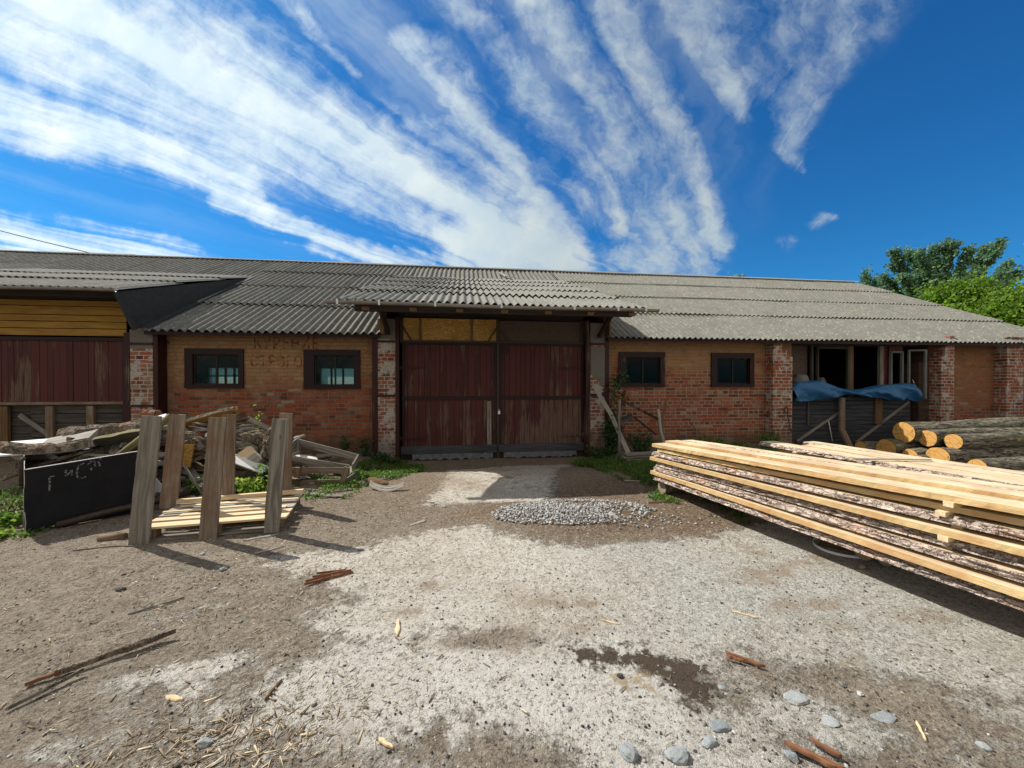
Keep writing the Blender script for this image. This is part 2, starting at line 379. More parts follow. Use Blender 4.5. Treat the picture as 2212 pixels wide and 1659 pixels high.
def wood(name, c1, c2, knots=.5, rough=.85, bs=.5, grain=34.0, stain=None):
    def fn(nt):
        L = att(nt, 'lc', 'Vector'); r = att(nt, 'rn'); P = pos(nt)
        g = noi(nt, sc3(nt, L, (1.6, grain, grain)), 1.0, 6, .65, .6)
        g2 = noi(nt, sc3(nt, L, (5, 160, 160)), 1.0, 3, .6)
        b = noi(nt, sc3(nt, L, (1.2, 5, 5)), 1.0, 4)
        col = mix(nt, mr(nt, g, .37, .63), c1, c2)
        col = mix(nt, mth(nt, 'MULTIPLY', mr(nt, g2, .5, .75), .35), col, tuple(x * .5 for x in c1))
        col = mix(nt, mth(nt, 'MULTIPLY', mr(nt, b, .4, .75), .4), col, tuple(x * .62 for x in c1))
        k = vor(nt, sc3(nt, L, (2.3, 9, 9)), 1.0)
        col = mix(nt, mth(nt, 'MULTIPLY', mr(nt, k, .10, .04), knots), col, tuple(x * .35 for x in c1))
        col = mix(nt, mth(nt, 'MULTIPLY', r, .35), col, tuple(x * .7 for x in c2))
        if stain is not None:
            col = mix(nt, mth(nt, 'MULTIPLY', mr(nt, noi(nt, P, 3.2, 5, .6), .42, .62), stain[1]), col, stain[0])
        return dict(col=col, rough=rough, spec=.2, bump=mth(nt, 'ADD', g, mth(nt, 'MULTIPLY', g2, .6)), bd=.004, bs=bs)
    return material(name, fn)
wood('grey_wood', (.12, .105, .085), (.29, .26, .22), knots=.8, grain=24)
wood('grey_wood_brown', (.13, .09, .06), (.28, .23, .18), stain=((.17, .09, .05), .6))
wood('pale_grey_wood', (.24, .22, .19), (.42, .39, .34))
wood('casement_wood', (.12, .12, .11), (.26, .26, .24))
wood('sawn_pine', (.60, .465, .29), (.78, .655, .45), knots=.8, grain=16, bs=.8, stain=((.44, .32, .20), .6))
wood('sawn_edge', (.54, .36, .16), (.72, .53, .27), knots=.7, grain=14, bs=1.0, stain=((.46, .21, .08), .5))
wood('fresh_lath', (.62, .44, .24), (.82, .68, .46), knots=.2)
wood('yellow_plank', (.34, .18, .038), (.46, .26, .065), knots=.5, grain=14)
wood('old_brown_wood', (.10, .055, .025), (.20, .12, .06))
wood('dark_wood', (.022, .016, .014), (.05, .038, .03))
wood('blue_grey_boards', (.028, .030, .036), (.075, .075, .08), grain=20)
wood('grey_brown_boards', (.045, .040, .034), (.10, .085, .07), grain=20)

def red_paint(name, peel, base=(.085, .0135, .011)):
    def fn(nt):
        L = att(nt, 'lc', 'Vector'); r = att(nt, 'rn'); P = pos(nt); s = nd(nt, 'ShaderNodeSeparateXYZ', {0: P})
        st = noi(nt, sc3(nt, P, (13, 13, .9)), 1.0, 6, .68, .5)
        st2 = noi(nt, sc3(nt, P, (70, 70, 3)), 1.0, 4, .6)
        big = noi(nt, P, .9, 3)
        t = mth(nt, 'ADD', mth(nt, 'ADD', st, mth(nt, 'MULTIPLY', mth(nt, 'SUBTRACT', big, .5), .8)), mth(nt, 'MULTIPLY', mth(nt, 'SUBTRACT', r, .5), .22))
        low = mr(nt, s.outputs[2], 1.5, .0)
        right = mth(nt, 'MULTIPLY', mr(nt, s.outputs[0], 1.2, 2.5), .14)
        t = mth(nt, 'ADD', mth(nt, 'ADD', t, right), mth(nt, 'MULTIPLY', low, .12))
        pm = mth(nt, 'MULTIPLY', mr(nt, t, .74 - peel, .88 - peel), mr(nt, st2, .35, .6, .4, 1))
        woodc = mix(nt, st2, (.085, .048, .030), (.24, .175, .135))
        pc = mix(nt, r, base, tuple(x * .62 for x in base))
        pc = mix(nt, mth(nt, 'MULTIPLY', mr(nt, st2, .5, .8), .35), pc, (.03, .008, .008))
        pc = mix(nt, mth(nt, 'MULTIPLY', low, .4), pc, (.05, .02, .018))
        return dict(col=mix(nt, mth(nt, 'MULTIPLY', pm, .8), pc, woodc), rough=mix_f(nt, pm, .5, .9), spec=.25, bump=mth(nt, 'SUBTRACT', st2, mth(nt, 'MULTIPLY', pm, .8)), bd=.003)
    return material(name, fn)
def mix_f(nt, f, a, b): return mr(nt, f, 0, 1, a, b, smooth=False)
red_paint('red_boards', .13)
red_paint('red_boards_worn', .19)
red_paint('red_trim', -.04, (.020, .005, .0045))
red_paint('red_steel', .05, (.040, .010, .008))

def osb(nt):
    P = pos(nt); m = sc3(nt, P, (1, 1, 1))
    def flakes(sc, off):
        q = vm(nt, 'ADD', m, (off, off, off)); n = noi(nt, q, 3, 2, color=True)
        return vor(nt, vm(nt, 'ADD', sc3(nt, q, (1, 1, 2.6)), sc3(nt, n, (.8, .8, .8))), sc, out='Color')
    f = nd(nt, 'ShaderNodeSeparateColor', {0: flakes(24, 0)}).outputs[0]
    g = noi(nt, P, 40, 3)
    col = mix(nt, f, (.30, .15, .028), (.56, .33, .085))
    col = mix(nt, mth(nt, 'MULTIPLY', mr(nt, g, .5, .7), .4), col, (.20, .09, .02))
    col = mix(nt, mr(nt, noi(nt, P, 2.0, 4), .45, .65, 0, .5), col, (.22, .12, .035))
    return dict(col=col, rough=.6, spec=.3, bump=f, bd=.002)
material('osb_board', osb)
def osb_dark(nt):
    P = pos(nt); n = noi(nt, sc3(nt, P, (1, 1, 2)), 9, 6, .7)
    return dict(col=mix(nt, n, (.035, .025, .020), (.13, .09, .065)), rough=.8, bump=n, bd=.003)
material('weathered_panel', osb_dark)

def bark(name, a, b, red):
    def fn(nt):
        L = att(nt, 'lc', 'Vector'); P = pos(nt)
        w = vm(nt, 'ADD', L, sc3(nt, vm(nt, 'SUBTRACT', noi(nt, P, 14, 4, .6, color=True), (.5, .5, .5)), (.14, .08, .08)))
        q = sc3(nt, w, (11, 22, 22))
        v = vor(nt, q, 1.0, 'DISTANCE_TO_EDGE'); cell = nd(nt, 'ShaderNodeSeparateColor', {0: vor(nt, q, 1.0, out='Color')}).outputs[0]
        n = noi(nt, P, 46, 6, .72); n2 = noi(nt, P, 4, 5, .6); n3 = noi(nt, sc3(nt, L, (14, 90, 90)), 1.0, 4, .6)
        col = mix(nt, mth(nt, 'ADD', mth(nt, 'MULTIPLY', cell, .5), mth(nt, 'MULTIPLY', n2, .5)), a, b)
        col = mix(nt, mr(nt, n, .50, .70, 0, .7), col, tuple(x * .28 for x in a))
        col = mix(nt, mr(nt, n3, .52, .70, 0, .7), col, tuple(min(1, x * 1.35) for x in b))
        col = mix(nt, mth(nt, 'MULTIPLY', mr(nt, n2, .50, .66), red), col, (.40, .17, .075))
        col = mix(nt, mr(nt, mth(nt, 'ADD', v, mth(nt, 'MULTIPLY', mth(nt, 'SUBTRACT', n, .5), .25)), .07, .0, 0, .8), col, (.035, .024, .018))
        h = mth(nt, 'ADD', mr(nt, v, 0, .22), mth(nt, 'MULTIPLY', n, .8))
        return dict(col=col, rough=.95, spec=.1, bump=h, bd=.016)
    return material(name, fn)
bark('pine_bark', (.36, .28, .235), (.76, .63, .54), .45)
bark('old_bark', (.10, .078, .055), (.30, .25, .19), .25)
def log_bark(nt):
    L = att(nt, 'lc', 'Vector'); P = pos(nt)
    n = noi(nt, sc3(nt, P, (4, 26, 26)), 1.0, 7, .75, 1.6); n2 = noi(nt, P, 3, 4); n3 = noi(nt, P, 50, 3)
    col = mix(nt, mr(nt, n, .42, .60), (.03, .025, .018), (.33, .295, .22))
    col = mix(nt, mth(nt, 'MULTIPLY', mr(nt, n2, .45, .65), .5), col, (.10, .105, .05))
    pl = mth(nt, 'MULTIPLY', mr(nt, noi(nt, vm(nt, 'ADD', P, (4.2, 0, 0)), 1.8, 3), .68, .72), .8)
    col = mix(nt, pl, col, (.50, .33, .14))
    return dict(col=col, rough=.95, bump=mth(nt, 'ADD', n, mth(nt, 'MULTIPLY', n3, .3)), bd=.03)
material('log_bark', log_bark)
def log_end(nt):
    tc = nd(nt, 'ShaderNodeTexCoord').outputs['Object']; s = nd(nt, 'ShaderNodeSeparateXYZ', {0: tc})
    yz = nd(nt, 'ShaderNodeCombineXYZ', {0: s.outputs[1], 1: s.outputs[2], 2: 0.0}).outputs[0]
    r = vm(nt, 'LENGTH', vm(nt, 'ADD', yz, sc3(nt, noi(nt, tc, 6, 2, color=True), (.02, .02, 0))), out=1)
    ring = mth(nt, 'SINE', mth(nt, 'MULTIPLY', r, 420)); n = noi(nt, tc, 14, 5)
    col = mix(nt, mth(nt, 'MULTIPLY_ADD', ring, .18, .5), (.46, .23, .05), (.68, .39, .12))
    col = mix(nt, mr(nt, n, .5, .75, 0, .5), col, (.50, .22, .04))
    wv = nd(nt, 'ShaderNodeTexVoronoi', {'Vector': sc3(nt, yz, (1, 1, 1)), 'Scale': 7.0}, feature='DISTANCE_TO_EDGE').outputs[0]
    col = mix(nt, mr(nt, wv, .03, .008, 0, .75), col, (.14, .07, .025))
    col = mix(nt, mr(nt, noi(nt, sc3(nt, tc, (1, 3, 60)), 1.0, 4), .5, .7, 0, .35), col, (.80, .60, .33))
    red = mth(nt, 'MULTIPLY', mr(nt, vor(nt, vm(nt, 'ADD', tc, (0, .03, .07)), 4.5), .16, .12), .9)
    col = mix(nt, red, col, (.75, .07, .02))
    return dict(col=col, rough=.8, bump=n, bd=.004)
material('log_end', log_end)
def peg_end(nt):
    P = pos(nt); return dict(col=mix(nt, noi(nt, P, 20, 4), (.20, .15, .10), (.36, .29, .21)), rough=.9)
material('grey_log_end', peg_end)

def ground_fn(nt):
    P = pos(nt)
    conc = att(nt, 'conc'); damp = att(nt, 'damp'); stain = att(nt, 'stain'); tan = att(nt, 'tan'); brown = att(nt, 'brown')
    nA = noi(nt, P, 1.3, 7, .66); nB = noi(nt, P, 6.5, 7, .7); nC = noi(nt, P, 46, 5, .7); nD = noi(nt, P, 170, 4, .7); nE = noi(nt, P, 17, 5, .65)
    edge = mth(nt, 'ADD', mth(nt, 'MULTIPLY', mth(nt, 'SUBTRACT', nA, .5), .75), mth(nt, 'ADD', mth(nt, 'MULTIPLY', mth(nt, 'SUBTRACT', nB, .5), .85), mth(nt, 'MULTIPLY', mth(nt, 'SUBTRACT', nE, .5), .5)))
    edge = mth(nt, 'ADD', edge, mth(nt, 'MULTIPLY', mth(nt, 'SUBTRACT', nC, .5), .35))
    cm = mr(nt, mth(nt, 'ADD', conc, mth(nt, 'MULTIPLY', edge, 1.5)), .28, .66)
    # loose soil with chips
    d1 = mix(nt, mr(nt, nB, .3, .7), (.195, .160, .122), (.33, .28, .22))
    d1 = mix(nt, mth(nt, 'MULTIPLY', brown, mr(nt, nB, .25, .6, .5, 1)), d1, (.16, .108, .068))
    d1 = mix(nt, mr(nt, nD, .56, .70, 0, .55), d1, (.42, .37, .29))
    d1 = mix(nt, mr(nt, nD, .44, .30, 0, .55), d1, (.065, .045, .03))
    d1 = mix(nt, mr(nt, nC, .58, .72, 0, .45), d1, (.36, .30, .215))
    # concrete with exposed aggregate
    c1 = mix(nt, mr(nt, nB, .3, .7), (.50, .455, .39), (.64, .595, .52))
    rgt = mr(nt, mth(nt, 'ADD', P_x(nt, P), mth(nt, 'MULTIPLY', mth(nt, 'SUBTRACT', nA, .5), 1.5)), .3, 1.7)
    c1 = mix(nt, mth(nt, 'MULTIPLY', rgt, .9), c1, mix(nt, nB, (.36, .36, .325), (.47, .47, .425)))
    near = mr(nt, nd(nt, 'ShaderNodeSeparateXYZ', {0: P}).outputs[1], -5.9, -6.3)
    c1 = mix(nt, mth(nt, 'MULTIPLY', near, mth(nt, 'MULTIPLY_ADD', rgt, -.5, .5)), c1, (.70, .69, .65))
    c1 = mix(nt, mr(nt, nA, .44, .62, 0, .35), c1, (.43, .36, .275))
    def cell(s_): return nd(nt, 'ShaderNodeSeparateColor', {0: vor(nt, P, s_, out='Color')}).outputs[0]
    ca, cb, cc = cell(120), cell(48), cell(230)
    sp = mth(nt, 'ADD', mth(nt, 'MULTIPLY', ca, .4), mth(nt, 'ADD', mth(nt, 'MULTIPLY', cb, .35), mth(nt, 'MULTIPLY', cc, .25)))
    c1 = mix(nt, mr(nt, sp, .54, .82, 0, .8), c1, (.66, .64, .59))
    c1 = mix(nt, mr(nt, sp, .44, .20, 0, .8), c1, (.15, .135, .11))
    d1 = mix(nt, mr(nt, sp, .58, .85, 0, .8), d1, (.42, .37, .29))
    d1 = mix(nt, mr(nt, sp, .42, .18, 0, .75), d1, (.065, .05, .037))
    v = vor(nt, P, 62); vv = vor(nt, P, 21)
    c1 = mix(nt, mr(nt, v, .13, .07, 0, .5), c1, (.10, .085, .07))
    c1 = mix(nt, mr(nt, vv, .075, .05, 0, .85), c1, (.045, .04, .035))
    v5 = vor(nt, vm(nt, 'ADD', P, (5, 5, 0)), 33); c1 = mix(nt, mr(nt, v5, .11, .07, 0, .7), c1, (.74, .73, .68))
    # dust film over concrete
    film = mth(nt, 'MULTIPLY', mr(nt, mth(nt, 'ADD', noi(nt, vm(nt, 'ADD', P, (9, 2, 0)), 2.1, 6, .65), mth(nt, 'MULTIPLY', stain, mr(nt, nB, .35, .65, .05, .42))), .54, .84), .70)
    c1 = mix(nt, film, c1, mix(nt, nE, (.20, .135, .085), (.36, .285, .205)))
    ck = vor(nt, vm(nt, 'ADD', sc3(nt, P, (.55, .55, .55)), sc3(nt, noi(nt, P, 3, 5, color=True), (.35, .35, 0))), 1.0, 'DISTANCE_TO_EDGE')
    c1 = mix(nt, mth(nt, 'MULTIPLY', mr(nt, ck, .006, .001, 0, .55), mr(nt, nA, .5, .6)), c1, (.16, .13, .10))
    col = mix(nt, cm, d1, c1)
    pool = mr(nt, mth(nt, 'ADD', damp, mth(nt, 'MULTIPLY', mth(nt, 'SUBTRACT', nB, .5), 1.3)), .55, .85)
    dm = mr(nt, mth(nt, 'ADD', damp, mth(nt, 'ADD', mth(nt, 'MULTIPLY', mth(nt, 'SUBTRACT', nB, .5), 1.3), mth(nt, 'MULTIPLY', mth(nt, 'SUBTRACT', nE, .5), 1.5))), .32, .62)
    col = mix(nt, dm, col, mix(nt, nE, (.050, .036, .026), (.125, .094, .068)))
    tm = mr(nt, mth(nt, 'ADD', tan, mth(nt, 'ADD', mth(nt, 'MULTIPLY', mth(nt, 'SUBTRACT', nB, .5), .9), mth(nt, 'MULTIPLY', mth(nt, 'SUBTRACT', nE, .5), 1.4))), .50, .80, 0, .8)
    col = mix(nt, tm, col, mix(nt, nC, (.33, .24, .14), (.46, .36, .23)))
    h = mth(nt, 'ADD', mth(nt, 'ADD', mth(nt, 'MULTIPLY', nC, 1.2), mth(nt, 'MULTIPLY', nD, .9)), mth(nt, 'MULTIPLY', nE, 1.6))
    h = mth(nt, 'ADD', h, mth(nt, 'MULTIPLY', cm, .9))
    return dict(col=col, rough=mr(nt, pool, 0, 1, .95, .62), spec=.15, bump=h, bd=.015)
def P_x(nt, P): return nd(nt, 'ShaderNodeSeparateXYZ', {0: P}).outputs[0]
material('yard_ground', ground_fn)

def leaf_mat(name, a, b, tf=.4):
    def fn(nt):
        r = att(nt, 'rn'); n = noi(nt, pos(nt), .9, 2)
        col = mix(nt, r, a, b)
        return dict(col=col, rough=.5, spec=.35, trans=mix(nt, r, tuple(min(1, x * 1.8) for x in a), tuple(min(1, x * 1.9) for x in b)), tf=tf)
    return material(name, fn)
leaf_mat('leaf_dark', (.018, .045, .012), (.05, .11, .03))
leaf_mat('leaf_weed', (.035, .085, .012), (.13, .23, .035), .45)
leaf_mat('leaf_bush', (.07, .13, .012), (.24, .33, .05), .5)
leaf_mat('leaf_maple', (.05, .115, .008), (.17, .27, .025), .5)
leaf_mat('leaf_blue', (.045, .105, .05), (.15, .25, .13), .45)
leaf_mat('leaf_grass', (.035, .075, .015), (.12, .18, .04), .4)
def stone_fn(a, b):
    def fn(nt):
        P = pos(nt); r = att(nt, 'rn'); n = noi(nt, P, 40, 5, .65); n2 = noi(nt, P, 140, 3)
        col = mix(nt, r, a, b); col = mix(nt, mth(nt, 'MULTIPLY', n, .5), col, tuple(x * .6 for x in a)); col = mix(nt, mr(nt, n2, .6, .7, 0, .4), col, (.7, .7, .68))
        return dict(col=col, rough=.9, bump=n, bd=.006)
    return fn
material('gravel_stone', stone_fn((.17, .17, .165), (.62, .61, .58)))
material('grey_stone', stone_fn((.20, .225, .235), (.36, .375, .37)))
material('dark_stone', stone_fn((.035, .033, .032), (.09, .08, .075)))
material('chip_wood', lambda nt: dict(col=mix(nt, mth(nt, 'POWER', att(nt, 'rn'), 1.3), (.13, .085, .05), (.60, .50, .34)), rough=.9))
material('chip_red', lambda nt: dict(col=mix(nt, noi(nt, sc3(nt, att(nt, 'lc', 'Vector'), (2, 40, 40)), 1, 4), (.085, .036, .022), (.30, .135, .065)), rough=.9, bump=noi(nt, sc3(nt, att(nt, 'lc', 'Vector'), (2, 60, 60)), 1, 4), bd=.004))
def black_sheet(nt):
    P = pos(nt); n = noi(nt, P, 3.5, 6, .65); n2 = noi(nt, P, 30, 5, .7)
    col = mix(nt, n, (.005, .005, .006), (.018, .017, .020)); col = mix(nt, mr(nt, n2, .6, .75, 0, .5), col, (.045, .035, .032))
    return dict(col=col, rough=.7, spec=.18, bump=n2, bd=.002)
material('black_sheet', black_sheet)
def rust_side(nt):
    P = pos(nt); s = sc3(nt, P, (3, 3, .9)); n = noi(nt, s, 1.6, 6, .68); n2 = noi(nt, P, 25, 5)
    col = mix(nt, mr(nt, n, .45, .72), (.50, .51, .46), (.20, .15, .10)); col = mix(nt, mth(nt, 'MULTIPLY', n2, .4), col, (.17, .12, .08))
    return dict(col=col, rough=.7, bump=n2, bd=.002)
material('rusty_pale_sheet', rust_side)
material('chalk', lambda nt: dict(col=(.22, .22, .21), rough=.95, alpha=mr(nt, noi(nt, pos(nt), 55, 4, .7), .44, .6, 0, .8)))
material('red_lettering', lambda nt: dict(col=(.13, .028, .014), rough=.95, alpha=mr(nt, mth(nt, 'ADD', noi(nt, pos(nt), 9, 6, .72), mth(nt, 'MULTIPLY', noi(nt, pos(nt), 50, 3), .15)), .52, .64, 0, .8)))
material('tarpaulin', lambda nt: dict(col=mix(nt, noi(nt, pos(nt), 6, 4), (.010, .075, .19), (.02, .13, .30)), rough=.5, spec=.4, bump=noi(nt, sc3(nt, pos(nt), (4, 4, 16)), 1.5, 4), bd=.02))
material('white_paint', lambda nt: dict(col=mix(nt, noi(nt, pos(nt), 12, 5), (.22, .215, .20), (.42, .42, .40)), rough=.7))
material('white_strap', lambda nt: dict(col=(.72, .73, .74), rough=.5))
material('sack', lambda nt: dict(col=mix(nt, noi(nt, pos(nt), 10, 4), (.10, .10, .09), (.22, .21, .19)), rough=.9))
material('plastic_film', lambda nt: dict(col=mix(nt, noi(nt, pos(nt), 25, 5, .7), (.03, .03, .035), (.22, .23, .24)), rough=.4, spec=.5, bump=noi(nt, sc3(nt, pos(nt), (30, 30, 4)), 1, 4), bd=.02))
material('iron', lambda nt: dict(col=mix(nt, noi(nt, pos(nt), 30, 4), (.03, .025, .022), (.09, .06, .045)), rough=.6, metal=.4))
material('bright_bracket', lambda nt: dict(col=(.6, .62, .65), rough=.4, metal=.5))
material('pale_stuff', lambda nt: dict(col=mix(nt, noi(nt, pos(nt), 5, 4), (.52, .52, .50), (.78, .77, .74)), rough=.7))
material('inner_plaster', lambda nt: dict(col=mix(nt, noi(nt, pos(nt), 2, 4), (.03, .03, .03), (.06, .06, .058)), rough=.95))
material('frosted_pane', lambda nt: nd(nt, 'ShaderNodeMixShader', {0: .45, 1: nd(nt, 'ShaderNodeBsdfTransparent', {'Color': (.62, .66, .64, 1)}).outputs[0],
                                                                    2: nd(nt, 'ShaderNodeBsdfTranslucent', {'Color': (.7, .72, .68, 1)}).outputs[0]}).outputs[0])
def glassy(nt, tint=(.60, .66, .64, 1), dk=1.0):
    fr = nd(nt, 'ShaderNodeFresnel', {'IOR': 1.45}).outputs[0]
    dirt = mr(nt, noi(nt, pos(nt), 5, 5), .4, .8, .01, .07)
    a = nd(nt, 'ShaderNodeMixShader', {0: dirt, 1: nd(nt, 'ShaderNodeBsdfTransparent', {'Color': tint}).outputs[0], 2: nd(nt, 'ShaderNodeBsdfDiffuse', {'Color': (.2 * dk, .25 * dk, .25 * dk, 1)}).outputs[0]}).outputs[0]
    return nd(nt, 'ShaderNodeMixShader', {0: mth(nt, 'MULTIPLY', fr, .28), 1: a, 2: nd(nt, 'ShaderNodeBsdfGlossy', {'Roughness': .03}).outputs[0]}).outputs[0]
material('window_glass', glassy)
material('window_glass_dark', lambda nt: glassy(nt, (.22, .24, .28, 1), .3))

# ---------------------------------------------------------------- ground
def gh(x, y):
    x = np.asarray(x, float); y = np.asarray(y, float)
    h = -.17 * sstep(-2.4, -.6, y) * sstep(-2.0, -1.2, x) * sstep(3.4, 2.6, x)
    h = h - .13 * sstep(6.5, 8.6, x) * sstep(-4.0, -2.6, y)
    h = h + .34 * np.exp(-(((x + 3.55) / 1.15) ** 2 + ((y + 1.75) / .75) ** 2) ** 1.5)
    r2 = ((x - 1.2) / 1.0) ** 2 + ((y + 4.18) / .50) ** 2
    h = h + .085 * np.exp(-r2 ** 1.5)
    h = h + .05 * sstep(2.3, 2.9, x) * sstep(-4.6, -3.9, y) * sstep(-1.5, -2.6, y)
    h = h + .006 * np.sin(x * 3.1 + y * 1.7) + .005 * np.sin(x * 1.3 - y * 4.1 + 1) - .012 * np.exp(-(((x - .95) / .38) ** 2 + ((y + 6.45) / .16) ** 2))
    return h
def ghs(x, y): return float(gh(x, y))

def poly_field(X, Y, poly, soft):
    inside = np.zeros(X.shape, bool); dist = np.full(X.shape, 1e9)
    n = len(poly)
    for i in range(n):
        x0, y0 = poly[i]; x1, y1 = poly[(i + 1) % n]
        c = ((y0 > Y) != (y1 > Y)) & (X < (x1 - x0) * (Y - y0) / ((y1 - y0) or 1e-9) + x0); inside ^= c
        dx, dy = x1 - x0, y1 - y0; t = np.clip(((X - x0) * dx + (Y - y0) * dy) / (dx * dx + dy * dy + 1e-12), 0, 1)
        dist = np.minimum(dist, np.hypot(X - x0 - t * dx, Y - y0 - t * dy))
    return np.clip(.5 + np.where(inside, dist, -dist) / (2 * soft), 0, 1)
def blob_field(X, Y, bl):
    f = np.zeros(X.shape)
    for x, y, rx, ry in bl: f = np.maximum(f, np.exp(-(((X - x) / rx) ** 2 + ((Y - y) / ry) ** 2)))
    return f
CONC_MAIN = [(-1.6, -4.83), (-1.0, -4.71), (-0.45, -4.52), (0.19, -4.26), (0.36, -4.53), (0.77, -4.78), (1.28, -4.87), (2.25, -4.79), (2.86, -4.57), (3.49, -4.54), (5.81, -5.54), (5.2, -7.4), (3.61, -7.2), (2.51, -6.95), (2.11, -6.72), (1.92, -6.55), (1.64, -6.36), (1.39, -6.39), (1.18, -6.63), (1.33, -6.9), (1.28, -7.05), (0.49, -6.98), (0.33, -6.78), (-0.0, -6.63), (-0.27, -6.67), (-0.43, -6.76), (-0.69, -6.61), (-1.0, -6.28), (-0.78, -6.04), (-1.04, -5.76), (-0.77, -5.54)]
SLAB = [(-0.55, -3.62), (-0.35, -2.6), (-.35, -1.2), (0.91, -.9), (2.2, -.9), (1.6, -1.9), (1.23, -3.40), (0.93, -3.78)]
PATCHES = [[(-1.9, -5.65), (-1.77, -5.52), (-1.53, -5.44), (-1.53, -5.55), (-1.73, -5.67)], [(-1.85, -6.23), (-1.79, -6.06), (-1.5, -6.03), (-1.18, -5.92), (-1.06, -6.15), (-1.32, -6.24), (-1.63, -6.26)],
           [(-1.78, -6.59), (-1.8, -6.47), (-1.57, -6.46), (-1.46, -6.63)], [(1.26, -6.57), (1.58, -6.61), (1.86, -6.8), (2.0, -7.03), (1.42, -6.99), (1.29, -6.78)]]
DAMP = [(0.60, -6.22), (0.84, -6.25), (1.12, -6.32), (1.27, -6.44), (1.21, -6.63), (1.06, -6.66), (0.95, -6.55), (0.79, -6.45), (0.60, -6.33)]
TAN = [(0.89, -6.39), (1.0, -6.47), (0.98, -6.59), (0.83, -6.57), (0.7, -6.49), (0.71, -6.41)]
BROWN = [(-0.1, -3.8), (0.45, -3.41), (1.24, -3.0), (2.0, -2.4), (2.9, -2.8), (2.95, -3.78), (3.1, -4.56), (2.71, -4.83), (2.25, -4.94), (1.75, -4.82), (1.27, -4.89), (0.77, -4.75), (0.28, -4.28), (-0.2, -4.21)]

def build_ground():
    xs = np.concatenate([[-600, -250, -110, -60, -35, -22, -16], np.arange(-12, -6, .25), np.arange(-6, 6, .045), np.arange(6, 14, .12), [15, 17, 20, 26, 36, 60, 110, 250, 600]])
    ys = np.concatenate([[-600, -250, -110, -50, -25, -15, -11], np.arange(-9.4, -2.6, .04), np.arange(-2.6, 1.0, .09), [1.6, 2.6, 4, 7, 12, 20, 35, 60, 110, 250, 600]])
    X, Y = np.meshgrid(xs, ys); Z = gh(X, Y)
    loc = (np.abs(X) < 14) & (Y > -9.4) & (Y < 1)
    rnd = np.zeros(X.shape)
    for j in range(X.shape[0]):
        for i in range(X.shape[1]):
            if loc[j, i]: rnd[j, i] = mnoise.noise(Vector((X[j, i] * 5, Y[j, i] * 5, 3))) * .007 + mnoise.noise(Vector((X[j, i] * 14, Y[j, i] * 14, 8))) * .004
    Z = Z + rnd
    n = X.size; me = bpy.data.meshes.new('ground'); o = bpy.data.objects.new('ground', me); COL.objects.link(o)
    me.vertices.add(n); me.vertices.foreach_set('co', np.stack([X, Y, Z], -1).astype(np.float32).ravel())
    ny, nx = X.shape; a = (np.arange(ny - 1)[:, None] * nx + np.arange(nx - 1)[None]).ravel()
    F = np.stack([a, a + 1, a + nx + 1, a + nx], -1).astype(np.int32)
    me.loops.add(F.size); me.loops.foreach_set('vertex_index', F.ravel()); me.polygons.add(len(F)); me.polygons.foreach_set('loop_start', np.arange(0, F.size, 4, dtype=np.int32))
    try: me.polygons.foreach_set('loop_total', np.full(len(F), 4, dtype=np.int32))
    except Exception: pass
    me.polygons.foreach_set('use_smooth', np.ones(len(F), bool))
    conc = poly_field(X, Y, CONC_MAIN, .28)
    conc = np.maximum(conc, poly_field(X, Y, SLAB, .16) * .74)
    for p in PATCHES: conc = np.maximum(conc, poly_field(X, Y, p, .12) * .72)
    conc = np.maximum(conc, .36 * sstep(-5.4, -6.0, Y) * sstep(-2.4, -1.2, X))
    conc = conc * (1 - .62 * np.exp(-(((X - .15) / .75) ** 2 + ((Y + 6.08 + .08 * X) / .13) ** 2))) * (1 - .5 * np.exp(-(((X - 2.3) / .8) ** 2 + ((Y + 6.62 + .16 * (X - 1.5)) / .12) ** 2)))
    brown = poly_field(X, Y, BROWN, .25)
    brown = np.maximum(brown, .55 * sstep(-5.0, -3.2, Y)); conc = conc * (1 - .75 * poly_field(X, Y, BROWN, .2) * (1 - poly_field(X, Y, SLAB, .1)))
    stain = blob_field(X, Y, [(-.1, -2.6, .6, .9), (.9, -1.6, 1.2, .5), (2.54, -5.22, .12, .22), (2.08, -5.65, .35, .10), (2.42, -6.0, .5, .10), (2.9, -5.45, .3, .1), (-.24, -5.45, .15, .1), (.71, -5.78, .35, .12), (-.36, -5.75, .15, .1), (2.36, -5.54, .3, .14), (2.9, -6.2, .5, .12), (.5, -6.0, .45, .16), (-.48, -6.72, .14, .08), (.18, -6.8, .3, .14), (1.9, -6.55, .5, .12), (.1, -6.1, .5, .1)])
    damp = poly_field(X, Y, DAMP, .15); tan = poly_field(X, Y, TAN, .12); damp = damp * (1 - tan)
    for nm, v in (('conc', conc), ('brown', brown), ('stain', stain), ('damp', damp), ('tan', tan)):
        at = me.attributes.new(nm, 'FLOAT', 'POINT'); at.data.foreach_set('value', v.astype(np.float32).ravel())
    me.materials.append(MATS['yard_ground']); me.update(calc_edges=True)
    return struct(o)
build_ground()

# ---------------------------------------------------------------- the barn
barn = thing('brick_barn', (2.0, 5.4, 0), 'long low brick barn with grey corrugated roof and dark red double gate', 'barn')
YF = 0.0            # facade plane, outside face
ZE, SL = 2.43, .52  # eave height, slope (rise per metre)
VE = -.40           # eave line
VR = 5.41           # ridge line
def zroof(v): return ZE + SL * (v - VE)

